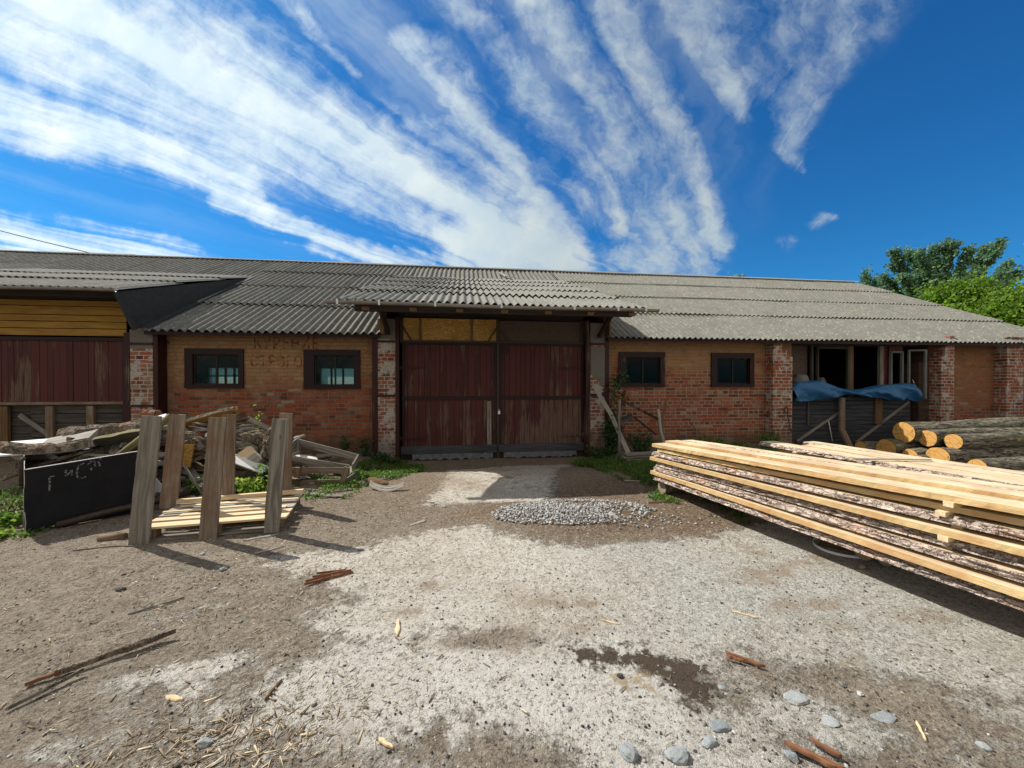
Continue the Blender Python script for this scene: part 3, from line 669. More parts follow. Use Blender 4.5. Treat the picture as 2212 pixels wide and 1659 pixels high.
def facade(x0, x1, holes, mat, z0=-.3, z1=2.52, th=.36, name='wall', y=0.0):
    """wall with rectangular holes, real thickness"""
    m = MB(); xs = sorted({x0, x1} | {h[0] for h in holes} | {h[1] for h in holes}); zs = sorted({z0, z1} | {h[2] for h in holes} | {h[3] for h in holes})
    solid = lambda i, k: 0 <= i < len(xs) - 1 and 0 <= k < len(zs) - 1 and not any(h[0] <= (xs[i] + xs[i + 1]) / 2 <= h[1] and h[2] <= (zs[k] + zs[k + 1]) / 2 <= h[3] for h in holes)
    for i in range(len(xs) - 1):
        for k in range(len(zs) - 1):
            if not solid(i, k): continue
            a, b, c, d = xs[i], xs[i + 1], zs[k], zs[k + 1]
            m.add([(a, y, c), (b, y, c), (b, y, d), (a, y, d)], [(0, 1, 2, 3)]); m.add([(a, y + th, c), (b, y + th, c), (b, y + th, d), (a, y + th, d)], [(3, 2, 1, 0)])
            if not solid(i - 1, k): m.add([(a, y, c), (a, y + th, c), (a, y + th, d), (a, y, d)], [(3, 2, 1, 0)])
            if not solid(i + 1, k): m.add([(b, y, c), (b, y + th, c), (b, y + th, d), (b, y, d)], [(0, 1, 2, 3)])
            if not solid(i, k - 1): m.add([(a, y, c), (b, y, c), (b, y + th, c), (a, y + th, c)], [(3, 2, 1, 0)])
            if not solid(i, k + 1): m.add([(a, y, d), (b, y, d), (b, y + th, d), (a, y + th, d)], [(0, 1, 2, 3)])
    return m.build(name, mat, barn)
WIN = [(-5.42, -4.35, 1.35, 2.13), (-3.22, -2.12, 1.33, 2.13), (3.47, 4.57, 1.35, 2.147), (5.71, 6.80, 1.347, 2.146)]
facade(-6.32, -1.40, WIN[:2], 'brick_wall')
facade(2.74, 7.80, WIN[2:], 'brick_wall_right')
facade(-16.0, -10.4, [], 'brick_wall')
wr = facade(11.35, 15.55, [(11.35, 11.62, 1.95, 2.6)], 'brick_far')
# lintel strips over the openings, gable walls, rear wall with its windows
m = MB()
m.b2(-10.4, -6.32, .1, .36, 2.98, 3.2); m.build('lintel', 'dark_wood', barn)
m = MB(); m.b2(7.80, 11.35, .02, .34, 2.36, 2.5); m.build('lintel', 'dark_wood', barn)
def gable(x0, x1, mat, nm):
    m = MB(); P = [(0, -.3), (0, 2.5), (VR, zroof(VR) - .06), (11.2, 2.42), (11.2, -.3)]
    vs = [(x0, p[0] + .001, p[1]) for p in P] + [(x1, p[0] + .001, p[1]) for p in P]; n = len(P)
    m.add(vs, [tuple(range(n)), tuple(range(2 * n - 1, n - 1, -1))] + [(i, i + n, (i + 1) % n + n, (i + 1) % n) for i in range(n)])
    return m.build(nm, mat, barn)
gable(15.20, 15.549, 'brick_far', 'gable_wall'); gable(-15.99, -15.6, 'brick_far', 'gable_wall')
rw = [(-11.6, -10.1, 1.28, 2.12), (-6.75, -4.1, 1.28, 2.12)]
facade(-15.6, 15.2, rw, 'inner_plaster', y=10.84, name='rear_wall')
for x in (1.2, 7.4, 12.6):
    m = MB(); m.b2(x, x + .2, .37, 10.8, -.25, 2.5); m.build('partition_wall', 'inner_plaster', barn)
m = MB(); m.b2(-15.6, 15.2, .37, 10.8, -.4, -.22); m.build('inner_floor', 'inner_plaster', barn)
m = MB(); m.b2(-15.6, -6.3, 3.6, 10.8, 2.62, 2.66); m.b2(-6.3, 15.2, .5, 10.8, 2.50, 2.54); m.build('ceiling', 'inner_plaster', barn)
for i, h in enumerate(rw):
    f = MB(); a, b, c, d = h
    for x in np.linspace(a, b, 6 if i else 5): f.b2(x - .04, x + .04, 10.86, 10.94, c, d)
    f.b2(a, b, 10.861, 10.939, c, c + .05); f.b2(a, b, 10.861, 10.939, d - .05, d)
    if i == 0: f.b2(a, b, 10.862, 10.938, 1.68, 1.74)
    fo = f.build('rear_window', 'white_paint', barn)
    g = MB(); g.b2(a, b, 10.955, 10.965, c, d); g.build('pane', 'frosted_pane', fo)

# pilasters ------------------------------------------------------------------
def pil(x0, x1, mat, z1=2.46, y0=-.24, z0=-.3, jag=None, cap=None):
    m = MB(); m.b2(x0, x1, y0, -.001, z0, z1)
    if jag:
        for (a, b, c, d) in jag: m.b2(a, b, y0, -.001, c, d)
    if cap: m.b2(x0 - .003, x1 + .003, y0 - .004, -.002, cap[0], cap[1], mi=1)
    return m.build('brick_pillar', [mat, 'cement_render'], barn)
pil(-6.21, -5.82, 'brick_pillar_white', cap=(2.10, 2.455))
pil(-1.72, -1.37, 'brick_pillar_white', z1=2.75, cap=(2.34, 2.74))
pil(2.735, 3.055, 'brick_pillar_white', z1=2.75, cap=(2.30, 2.74))
pil(7.11, 7.33, 'brick_pillar', z1=2.52, jag=[(7.33, 7.45, -.3, 2.20), (7.45, 7.60, -.3, 2.05)])
pil(11.90, 12.04, 'brick_pillar', z1=2.6, jag=[(11.78, 11.90, -.3, 2.36), (11.66, 11.78, -.3, 2.12)])
pil(13.61, 14.12, 'brick_pillar', z1=2.6)
pil(-10.5, -10.0, 'brick_pillar')
m = MB(); m.b2(3.0 - .262, 3.058, -.246, -.24, 1.62, 2.23); m.add([], [])
for k in range(5): m.b2(2.735 + .05 * k, 3.058, -.2455, -.24, 1.62 - .05 * k, 1.62 - .05 * (k - 1) - .004)
m.build('render_patch', 'cement_render', barn)
m = MB(); m.b2(-6.213, -5.83, -.247, -.24, .30, .58); m.b2(-6.213, -5.95, -.2468, -.24, .58, .70); m.build('render_patch', 'cement_render', barn)
# steel straps that tie the pillars beside the gates
def steel(x0, x1, z0, z1, y0=-.262, y1=-.242, nm='steel_strap'):
    m = MB(); m.b2(x0, x1, y0, y1, z0, z1); return m.build(nm, 'red_steel', barn)
steel(-1.83, -1.722, -.25, 2.47, -.25, -.02, 'steel_post'); steel(3.058, 3.150, -.25, 2.50, -.25, -.02, 'steel_post')
steel(-5.818, -5.735, -.1, 2.42, -.25, -.02, 'steel_post'); steel(-6.31, -6.214, -.1, 2.40, -.25, -.02, 'steel_post')
for a, b in ((-1.722, -1.37), (2.735, 3.058), (-6.214, -5.82)):
    for z in (2.27, 1.17) if a > -6 else (2.17, 1.00): steel(a, b, z, z + .045)
steel(-1.372, -1.30, -.28, 2.8, -.26, .05, 'gate_post'); steel(2.625, 2.70, -.28, 2.8, -.26, .05, 'gate_post')
m = MB(); m.b2(-5.905, -5.70, -.03, .0, 2.225, 2.265); m.build('iron_bracket', 'iron', barn)
# vertical rough strip on the right gate post (peeling paint)
m = MB(); m.b2(2.70, 2.733, -.225, -.10, -.28, 2.5); m.build('gate_jamb', 'red_boards_worn', barn)
m = MB(); m.b2(-1.37, -1.373 - .0, -.24, -.1, 0, .01)

# windows ----------------------------------------------------------------------
def window(x0, x1, z0, z1, fw, fs, bright):
    f = MB(); ft, fb = .115, .07
    f.b2(x0, x1, -.035, .06, z1 - ft, z1); f.b2(x0, x1, -.045, .06, z0, z0 + fb); f.b2(x0, x0 + fw, -.034, .06, z0 + fb, z1 - ft); f.b2(x1 - fs, x1, -.034, .06, z0 + fb, z1 - ft)
    o = f.build('window', 'red_trim', barn)
    a, b, c, d = x0 + fw, x1 - fs, z0 + fb, z1 - ft
    s = MB(); t = .022
    s.b2(a, b, .012, .045, d - t, d); s.b2(a, b, .012, .045, c, c + t); s.b2(a, a + t, .0121, .0449, c + t, d - t); s.b2(b - t, b, .0121, .0449, c + t, d - t)
    s.build('sash', 'dark_wood' if bright else 'red_trim', o)
    s = MB(); s.b2((a + b) / 2 - .013, (a + b) / 2 + .013, .010, .047, c + .0221, d - .0221); s.build('mullion', 'dark_wood', o)
    g = MB(); g.b2(a + .01, b - .01, .026, .030, c + .01, d - .01); g.build('pane', 'window_glass' if bright else 'window_glass_dark', o)
window(*WIN[0], .145, .10, 1); window(*WIN[1], .205, .11, 1); window(*WIN[2], .175, .113, 0); window(*WIN[3], .152, .108, 0)

# roof -------------------------------------------------------------------------
def sheet_strip(m, xa, xb, pitch, amp, v0, z0, v1, z1, lift, mi=0, waves=7, clip=None, tilt=.004):
    """one row of overlapping corrugated sheets from (v0,z0) eave side to (v1,z1)"""
    W = pitch * waves; n0 = math.floor(xa / W); L = math.hypot(v1 - v0, z1 - z0); nz = Vector((0, -(z1 - z0) / L, (v1 - v0) / L)); th = .007
    k = n0
    while k * W < xb:
        a = max(xa, k * W); b = min(xb, (k + 1) * W + pitch * .35); r = rng.random(); j0 = rng.uniform(-.012, .012); dz = rng.uniform(0, .011); sk = rng.uniform(-tilt, tilt)
        nx = max(2, int(round((b - a) / pitch * 8)) + 1); R = 4; top = []; bot = []
        for i in range(R):
            t = i / (R - 1); rt = []; rb = []
            for jx in range(nx):
                x = a + (b - a) * jx / (nx - 1); w = amp * math.cos(2 * math.pi * x / pitch)
                # sagging, uneven roof
                sag = .018 * mnoise.noise(Vector((x * .35, (v0 + (v1 - v0) * t) * .5, 2))) + .006 * mnoise.noise(Vector((x * 2.2, v0 * 3, t)))
                base = Vector((x + sk * t, v0 + (v1 - v0) * t, z0 + (z1 - z0) * t + sag)); base += Vector((0, (v0 - v1) / L, (z0 - z1) / L)) * (j0 * (1 - t) + (mnoise.noise(Vector((x * 9, k, v0))) * .006 if i == 0 else 0))
                h = lift * (1 - t) + dz + w; rt.append(base + nz * h); rb.append(base + nz * (h - th))
            top.append(rt); bot.append(rb)
        m.grid(top, mi, r=r); m.grid([list(reversed(q)) for q in bot], mi, r=r)
        e = lambda A, B: m.grid([A, B], mi, r=r, sm=False)
        e(bot[0], top[0]); e([q[0] for q in top], [q[0] for q in bot]); e([q[-1] for q in bot], [q[-1] for q in top]); e(top[-1], bot[-1])
        k += 1
def roof_rows(m, xa, xb, pitch, amp, rows, pts, mi=0, waves=7):
    (v0, z0), (v1, z1) = pts
    for i in range(rows):
        a, b = i / rows, (i + 1) / rows + (.03 if i < rows - 1 else 0)
        sheet_strip(m, xa, xb, pitch, amp, v0 + (v1 - v0) * a, z0 + (z1 - z0) * a + .002, v0 + (v1 - v0) * b, z0 + (z1 - z0) * b + .002, .036 if i else .004, mi, waves)
CX0, CX1 = -2.0, 3.17          # canopy over the gate
DX = -5.9                      # right edge of the left dormer roof
def rpt(s): v = VE + (VR - VE) * s; return (v, zroof(v))
m = MB()
RT = [rpt(0), rpt(1)]
# left of the canopy
roof_rows(m, DX, -1.60, .15, .028, 4, RT, 0)
roof_rows(m, -16.1, -5.95, .15, .027, 1, (rpt(.655), rpt(1)), 0)
roof_rows(m, -16.1, -11.2, .15, .024, 3, (rpt(0), rpt(.77)), 0)
roof_rows(m, -1.60, 3.10, .15, .024, 1, (rpt(.75), rpt(1)), 0)
roof_rows(m, 3.10, 15.67, .13, .022, 4, RT, 1)
roof_rows(m, -16.1, 15.67, .15, .024, 4, ((2 * VR - VE, ZE), (VR, zroof(VR) + .0)), 1)
m.build('roof', ['roof_sheet', 'roof_sheet_lichen'], barn)
m = MB()
xx = -16.1
while xx < 15.6:
    x2 = min(15.72, xx + 1.98); dz = rng.uniform(-.006, .012)
    for s_ in (-1, 1):
        m.add([(xx, VR, zroof(VR) + .058 + dz), (x2, VR, zroof(VR) + .058 + dz * .5), (x2, VR + s_ * .14, zroof(VR) + .030 + dz * .5), (xx, VR + s_ * .14, zroof(VR) + .030 + dz)], [(0, 1, 2, 3)], r=.5)
        m.add([(xx, VR + s_ * .14, zroof(VR) + .030 + dz), (x2, VR + s_ * .14, zroof(VR) + .030 + dz), (x2, VR + s_ * .143, zroof(VR) + .004), (xx, VR + s_ * .143, zroof(VR) + .004)], [(0, 1, 2, 3)], r=.5)
    xx += 1.9
m.build('ridge_cap', 'ridge_metal', barn)
m = MB()
m.b2(-5.9, -1.66, -.34, -.30, 2.36, 2.425); m.b2(3.09, 15.6, -.34, -.30, 2.36, 2.425)
m.build('eave_board', 'red_trim', barn)
m = MB(); m.b2(-5.9, -1.6, -.30, .02, 2.425, 2.44); m.b2(3.09, 15.6, -.30, .02, 2.425, 2.44); m.build('soffit', 'dark_wood', barn)
m = MB(); m.bar((15.63, VE - .02, ZE - .05), (15.63, VR, zroof(VR) - .05), .12, .025, n=(1, 0, 0)); m.build('barge_board', 'grey_wood', barn)

# canopy over the main gate
CV0, CZ0, CV1, CZ1 = -1.9, 2.77, 4.0, 4.74
m = MB(); roof_rows(m, CX0, CX1, .13, .023, 5, ((CV0, CZ0), (CV1, CZ1)), 0, 8)
canopy = m.build('canopy_roof', 'roof_sheet_canopy', barn)
m = MB()
def gutter(m, x0, x1, y, z, r, drop=.0):
    P = []
    for i in range(9):
        x = x0 + (x1 - x0) * i / 8; row = []
        for k in range(11):
            an = math.pi + math.pi * k / 10; row.append((x, y + r * math.cos(an), z - drop * i / 8 + r * math.sin(an) + .008 * math.sin(i * 1.1)))
        P.append(row)
    m.grid(P); m.grid([[(p[0], p[1] * 1.0 + (.002 if p[1] < y else -.002), p[2] + .002) for p in reversed(r_)] for r_ in P])
gutter(m, CX0 - .12, CX1 + .20, -1.97, 2.745, .05, .015)
gt = m.build('gutter', 'gutter_metal', canopy)
for x in (-1.95, -1.32, -.45, .62, 1.85, 2.62, 3.12):
    m = MB(); dx = rng.uniform(-.02, .06)
    m.bar((x - dx, -1.86, 2.80), (x, -2.022, 2.765), .03, .004, n=(0, 0, 1)); m.bar((x, -2.025, 2.765), (x + .003, -2.02, 2.69), .03, .004, n=(0, -1, 0)); m.build('gutter_bracket', 'bright_bracket', gt)
m = MB()
SLC = (CZ1 - CZ0) / (CV1 - CV0)
for x in np.linspace(CX0 + .42, CX1 - .2, 7): m.bar((x, CV0 + .1, CZ0 - .10), (x, 1.2, CZ0 - .10 + SLC * (1.2 - CV0 - .1)), .06, .12, n=(1, 0, 0))
m.build('rafter', 'old_brown_wood', canopy)
m = MB()
m.b2(-1.75, 2.98, CV0 + .12, CV0 + .17, CZ0 - .14, CZ0 - .02)
m.build('fascia_board', 'dark_wood', canopy)
m = MB()
for k in range(12):
    v = CV0 + .35 + k * .26; z = CZ0 + SLC * (v - CV0) - .035; m.b2(CX0 + .30, CX1 - .1, v, v + .10, z - .02, z, r=.3)
m.build('batten', 'dark_wood', canopy)
m = MB(); m.b2(-1.34, 2.66, .02, .16, 2.80, 2.98); m.build('gate_beam', 'dark_wood', barn)
m = MB()
for x0, x1 in ((-1.66, -1.60), (3.045, 3.10)):
    P = [(-.24, 2.44), (-.24, CZ0 + SLC * (-.24 - CV0) - .05), (3.8, CZ0 + SLC * (3.8 - CV0) - .05), (3.8, zroof(3.8) - .1)]
    m.add([(x0, p[0], p[1]) for p in P] + [(x1, p[0], p[1]) for p in P], [(3, 2, 1, 0), (4, 5, 6, 7), (0, 1, 5, 4), (1, 2, 6, 5), (2, 3, 7, 6), (3, 0, 4, 7)])
m.build('canopy_cheek', 'old_brown_wood', barn)
m = MB(); m.b2(-1.62, -1.54, -.52, -.262, 2.42, 2.93); m.b2(3.06, 3.10, -.50, -.262, 2.42, 2.95); m.build('canopy_bracket', 'old_brown_wood', barn)
m = MB(); m.bar((-1.50, -.3, 2.45), (-1.50, -1.2, 2.88), .07, .07, n=(1, 0, 0)); m.bar((2.9, -.3, 2.45), (2.9, -1.2, 2.88), .07, .07, n=(1, 0, 0)); m.build('canopy_strut', 'dark_wood', barn)
m = MB(); m.b2(-1.37, -1.31, .2, .24, 2.5, 3.3); m.b2(-1.6, 3.045, .9, .94, 2.5, 3.55); m.build('inner_screen', 'dark_wood', barn)

# gate leaves
def planks(m, x0, x1, z0, z1, y, n, t=.022, gap=.006, vert=True, seed=0, mi=0):
    R = random.Random(seed); w = [(1 + R.uniform(-.22, .22)) for _ in range(n)]; s = sum(w); a = x0 if vert else z0; tot = (x1 - x0) if vert else (z1 - z0)
    for k in range(n):
        b = a + tot * w[k] / s; dy = R.uniform(-.003, .003)
        if vert: m.b2(a + gap / 2, b - gap / 2, y + dy, y + t + dy, z0 + R.uniform(-.004, .004), z1, mi=mi, r=R.random())
        else: m.b2(x0 + R.uniform(0, .01), x1, y + dy, y + t + dy, a + gap / 2, b - gap / 2, mi=mi, r=R.random())
        a = b
def leaf(x0, x1, worn, seed):
    m = MB(); planks(m, x0, x1, 1.16, 2.285, -.10, 17, seed=seed, mi=0); planks(m, x0, x1, .13, 1.10, -.10, 17, seed=seed + 5, mi=1)
    o = m.build('gate_leaf', [worn, 'red_boards_worn'], barn)
    r = MB(); r.b2(x0 - .01, x1 + .01, -.135, -.101, 1.095, 1.165); r.build('rail', 'red_trim', o)
    r = MB(); r.b2(x0 - .01, x1 + .01, -.130, -.101, 2.245, 2.30); r.build('rail', 'red_trim', o)
    r = MB(); r.b2(x0 - .02, x1 + .0, -.150, -.104, -.03, .135, r=.9); r.build('kick_board', 'blue_grey_boards' , o)
    for xx in (x0 + .01, x1 - .05):
        r = MB(); r.b2(xx, xx + .045, -.133, -.101, .136, 1.094); r.b2(xx, xx + .045, -.133, -.101, 1.166, 2.244); r.build('stile', 'red_trim', o)
    r = MB(); r.b2(x0, x1, -.075, -.04, -.02, 2.28); r.build('backing', 'dark_wood', o)
    return o
gl = leaf(-1.265, .705, 'red_boards', 3); gr = leaf(.765, 2.62, 'red_boards', 11)
wood('kick_grey', (.03, .032, .036), (.085, .088, .095), grain=20)
for o in (gl, gr):
    for c in o.children:
        if c.name.startswith('kick'): c.data.materials[0] = MATS['kick_grey']
r = MB(); r.b2(.50, .59, -.128, -.103, .137, 1.06, r=.2); rp = r.build('replacement_plank', 'grey_wood', gl); rp['label'] = 'unpainted pale replacement plank'
r = MB(); r.box((.75, -.15, .82), (.05, .04, .07), r=.3); r.tube([(.735, -.15, .85), (.74, -.155, .89), (.76, -.155, .89), (.765, -.15, .85)], .006, 6); r.build('padlock', 'bright_bracket', gr)
r = MB(); r.box((.90, -.104, 2.15), (.14, .012, .14), R=Euler((0, math.radians(45), 0)).to_matrix(), r=.1); r.build('corner_patch', 'red_trim', gr)
for x0, nm in ((-1.29, gl), (2.60, gr)):
    for z in (.28, 1.75):
        r = MB(); r.tube([(x0, -.14, z - .05), (x0, -.14, z + .08)], .018, 8); r.b2(x0, x0 + (.5 if x0 < 0 else -.5), -.146, -.136, z, z + .035); r.build('hinge', 'red_steel', nm)
# middle meeting post and transom frame above the leaves
m = MB(); m.b2(.708, .762, -.12, -.02, -.2, 2.80); m.b2(-1.30, 2.625, -.14, -.06, 2.30, 2.335); m.b2(-1.30, -1.245, -.12, -.03, 2.335, 2.80); m.b2(2.55, 2.62, -.12, -.03, 2.336, 2.79)
m.bar((-1.25, -.115, 2.63), (-1.08, -.115, 2.335), .03, .03, n=(0, -1, 0)); m.bar((.71, -.115, 2.63), (.53, -.115, 2.335), .03, .03, n=(0, -1, 0)); m.bar((.76, -.115, 2.60), (.97, -.115, 2.335), .03, .03, n=(0, -1, 0))
m.build('gate_frame', 'iron', barn)
m = MB(); m.b2(-1.24, .70, -.09, -.075, 2.338, 2.80); tp = m.build('transom_panel', 'osb_board', barn); tp['label'] = 'golden chipboard panel'
m = MB(); m.b2(.77, 2.55, -.09, -.075, 2.338, 2.78); tp = m.build('transom_panel', 'weathered_panel', barn); tp['label'] = 'dark weathered board panel'
for x in (-.92, .15): m = MB(); m.b2(x, x + .05, -.118, -.091, 2.337, 2.80); m.b2(x - .005, x + .055, -.125, -.1, 2.337, 2.37, r=0); m.build('transom_batten', 'old_brown_wood', barn)
# torn plastic film hanging under the leaves
m = MB()
for a, b in ((-1.05, .62), (.85, 2.45)):
    P = []
    for i in range(60):
        x = a + (b - a) * i / 59; bot = -.145 + .05 * mnoise.noise(Vector((x * 9, 0, 0))); P.append([(x, -.17 - .02 * mnoise.noise(Vector((x * 14, t, 1))), -.03 + (bot + .03) * t / 4 + .006 * mnoise.noise(Vector((x * 20, t, 0)))) for t in range(5)])
    m.grid(P)
m.build('draught_film', 'plastic_film', barn)
m = MB(); m.b2(-1.30, 2.62, -.085, -.02, -.25, -.02); m.build('threshold', 'dark_wood', barn)

# left gate with its dormer roof ---------------------------------------------------
m = MB(); planks(m, -10.35, -6.46, 1.09, 2.31, -.06, 33, seed=21); lg = m.build('gate_leaf', 'red_boards_worn', barn)
m = MB(); m.b2(-10.35, -6.44, -.105, -.061, 1.045, 1.10); m.build('rail', 'grey_wood_brown', lg)
m = MB(); m.b2(-10.35, -6.44, -.095, -.061, 2.25, 2.315); m.build('rail', 'red_trim', lg)
m = MB(); m.b2(-6.47, -6.315, -.09, .02, -.2, 2.33); m.build('gate_post', 'red_steel', barn)
m = MB(); planks(m, -8.05, -6.475, -.1, 1.04, -.03, 8, vert=False, seed=4, t=.02, gap=.012); planks(m, -10.35, -8.05, -.1, 1.04, .0, 8, vert=False, seed=5, t=.02, gap=.012); lb = m.build('lower_boarding', 'grey_brown_boards', barn)
for x, mt in ((-8.43, 'old_brown_wood'), (-7.70, 'grey_wood_brown'), (-7.02, 'grey_wood_brown')):
    m = MB(); m.b2(x - (.16 if x < -8 else .06), x + .06, -.085, -.033, -.1, 1.02); m.build('batten', mt, lb)
m = MB(); m.bar((-8.20, -.062, .86), (-7.75, -.062, .5), .08, .02); m.build('brace', 'grey_wood', lb)
m = MB(); planks(m, -10.4, -6.44, 2.345, 3.02, -.02, 5, vert=False, seed=9, t=.022, gap=.014); m.build('gable_boarding', 'yellow_plank', barn)
DV0, DZ0, DV1, DZ1 = -.90, 3.07, 3.50, 4.46
m = MB(); roof_rows(m, -11.2, DX, .13, .020, 3, ((DV0, DZ0), (DV1, DZ1)), 0, 8); dr = m.build('dormer_roof', 'roof_sheet_canopy', barn)
m = MB(); gutter(m, -11.2, DX + .02, -.95, 3.05, .045); m.build('gutter', 'gutter_metal', dr)
m = MB(); m.b2(-11.0, -6.0, -.72, -.66, 2.95, 3.05); m.b2(-11.0, -6.02, -.66, .0, 3.02, 3.04); m.build('fascia_board', 'dark_wood', dr)
m = MB(); SLD = (DZ1 - DZ0) / (DV1 - DV0)
P = [(-.90, 3.02), (-.52, ZE - .02), (3.15, zroof(3.15) + .02), (3.2, DZ0 + SLD * (3.2 - DV0) - .03)]
m.add([(DX - .06, p[0], p[1]) for p in P] + [(DX - .02, p[0], p[1]) for p in P], [(3, 2, 1, 0), (4, 5, 6, 7), (0, 1, 5, 4), (1, 2, 6, 5), (2, 3, 7, 6), (3, 0, 4, 7)])
m.build('dormer_cheek', 'roofing_felt', barn)
m = MB(); m.bar((DX + .05, VE, zroof(VE) + .05), (DX + .05, 3.3, zroof(3.3) + .05), .14, .012, n=(0, -.4, 1)); m.build('valley_flashing', 'roofing_felt', barn)

# right bay ---------------------------------------------------------------------
m = MB(); planks(m, 7.80, 9.32, -.2, 1.10, .06, 13, vert=False, seed=31, t=.02, gap=.01); planks(m, 9.34, 11.20, -.2, 1.10, .065, 13, vert=False, seed=33, t=.02, gap=.01); bb = m.build('lower_boarding', 'blue_grey_boards', barn)
m = MB(); m.bar((9.25, .045, .78), (7.98, .045, .02), .06, .025); m.build('brace', 'grey_wood', bb)
m = MB(); m.bar((11.12, .045, .96), (9.62, .045, -.04), .06, .025); m.build('brace', 'grey_wood', bb)
m = MB(); m.b2(8.27, 8.33, .03, .055, .42, 1.05); m.build('batten', 'grey_brown_boards', bb)
m = MB(); m.b2(10.14, 10.34, .02, .055, .42, 1.10); m.build('batten', 'old_brown_wood', bb)
def bay_frame(x0, x1, z0, z1, mat, mull=(), post=.05, y=.12):
    f = MB(); f.b2(x0, x0 + post, y, y + .06, z0, z1); f.b2(x1 - post, x1, y, y + .06, z0, z1); f.b2(x0 + post, x1 - post, y + .002, y + .058, z1 - .045, z1)
    for x in mull: f.b2(x, x + .04, y + .003, y + .057, z0, z1 - .045)
    return f.build('bay_window_frame', mat, barn)
bay_frame(8.46, 9.53, 1.0, 2.38, 'grey_brown_boards', ())
bay_frame(8.60, 9.47, 1.02, 2.325, 'grey_brown_boards', (), .03, .09)
m = MB(); m.b2(9.54, 9.64, .13, .2, .9, 2.40); m.build('bay_post', 'old_brown_wood', barn)
m = MB(); m.b2(10.40, 10.50, .13, .2, .9, 2.42); m.build('bay_post', 'grey_wood', barn)
m = MB(); m.b2(10.62, 11.02, .10, .16, 2.24, 2.42); m.b2(10.5, 10.62, .135, .19, .95, 2.42); m.build('bay_panel', 'red_boards_worn', barn)
bay_frame(10.62, 10.98, 1.0, 2.235, 'casement_wood', (), .035, .05)
f = MB()
for a, b in (((11.00, -.02), (11.04, -.02)), ((11.34, -.12), (11.385, -.12))): f.b2(a[0], b[0], a[1] - .03, a[1] + .01, 1.05, 2.27)
f.bar((11.02, -.03, 2.25), (11.36, -.13, 2.25), .045, .04, n=(0, 0, 1)); fo = f.build('open_casement', 'casement_wood', barn)
f = MB(); f.tube([(11.09, -.06, 1.52), (11.10, -.08, 1.44), (11.13, -.08, 1.44)], .006, 5); f.build('casement_hook', 'bright_bracket', fo)
m = MB(); m.b2(7.82, 8.44, .22, .25, 1.0, 2.45); m.build('bay_backing', 'weathered_panel', barn)

# ---------------------------------------------------------------- lettering on the barn wall
def lettering(txt, x0, x1, z0, z1, mat, name, parent):
    cu = bpy.data.curves.new('lettering', 'FONT'); cu.body = txt; cu.size = 1.0; cu.extrude = .0; cu.space_character = 1.15
    t = bpy.data.objects.new('tmp', cu); COL.objects.link(t)
    me = bpy.data.meshes.new_from_object(t.evaluated_get(bpy.context.evaluated_depsgraph_get())); bpy.data.objects.remove(t)
    xs = [v.co.x for v in me.vertices]; ys = [v.co.y for v in me.vertices]; O = world_loc(parent)
    for v in me.vertices:
        a = (v.co.x - min(xs)) / (max(xs) - min(xs)); b = (v.co.y - min(ys)) / (max(ys) - min(ys))
        v.co = (x0 + (x1 - x0) * a - O.x, -.004 - O.y, z0 + (z1 - z0) * b + .006 * math.sin(a * 17) - O.z)
    me.materials.clear(); me.materials.append(MATS[mat])
    o = bpy.data.objects.new(name, me); COL.objects.link(o); o.parent = parent; return o
bpy.context.view_layer.update()
lettering('КУРЕНИЕ', -4.16, -2.94, 2.14, 2.385, 'red_lettering', 'wall_lettering', barn)
lettering('СТРОГО', -4.23, -3.26, 1.77, 2.02, 'red_lettering', 'wall_lettering', barn)

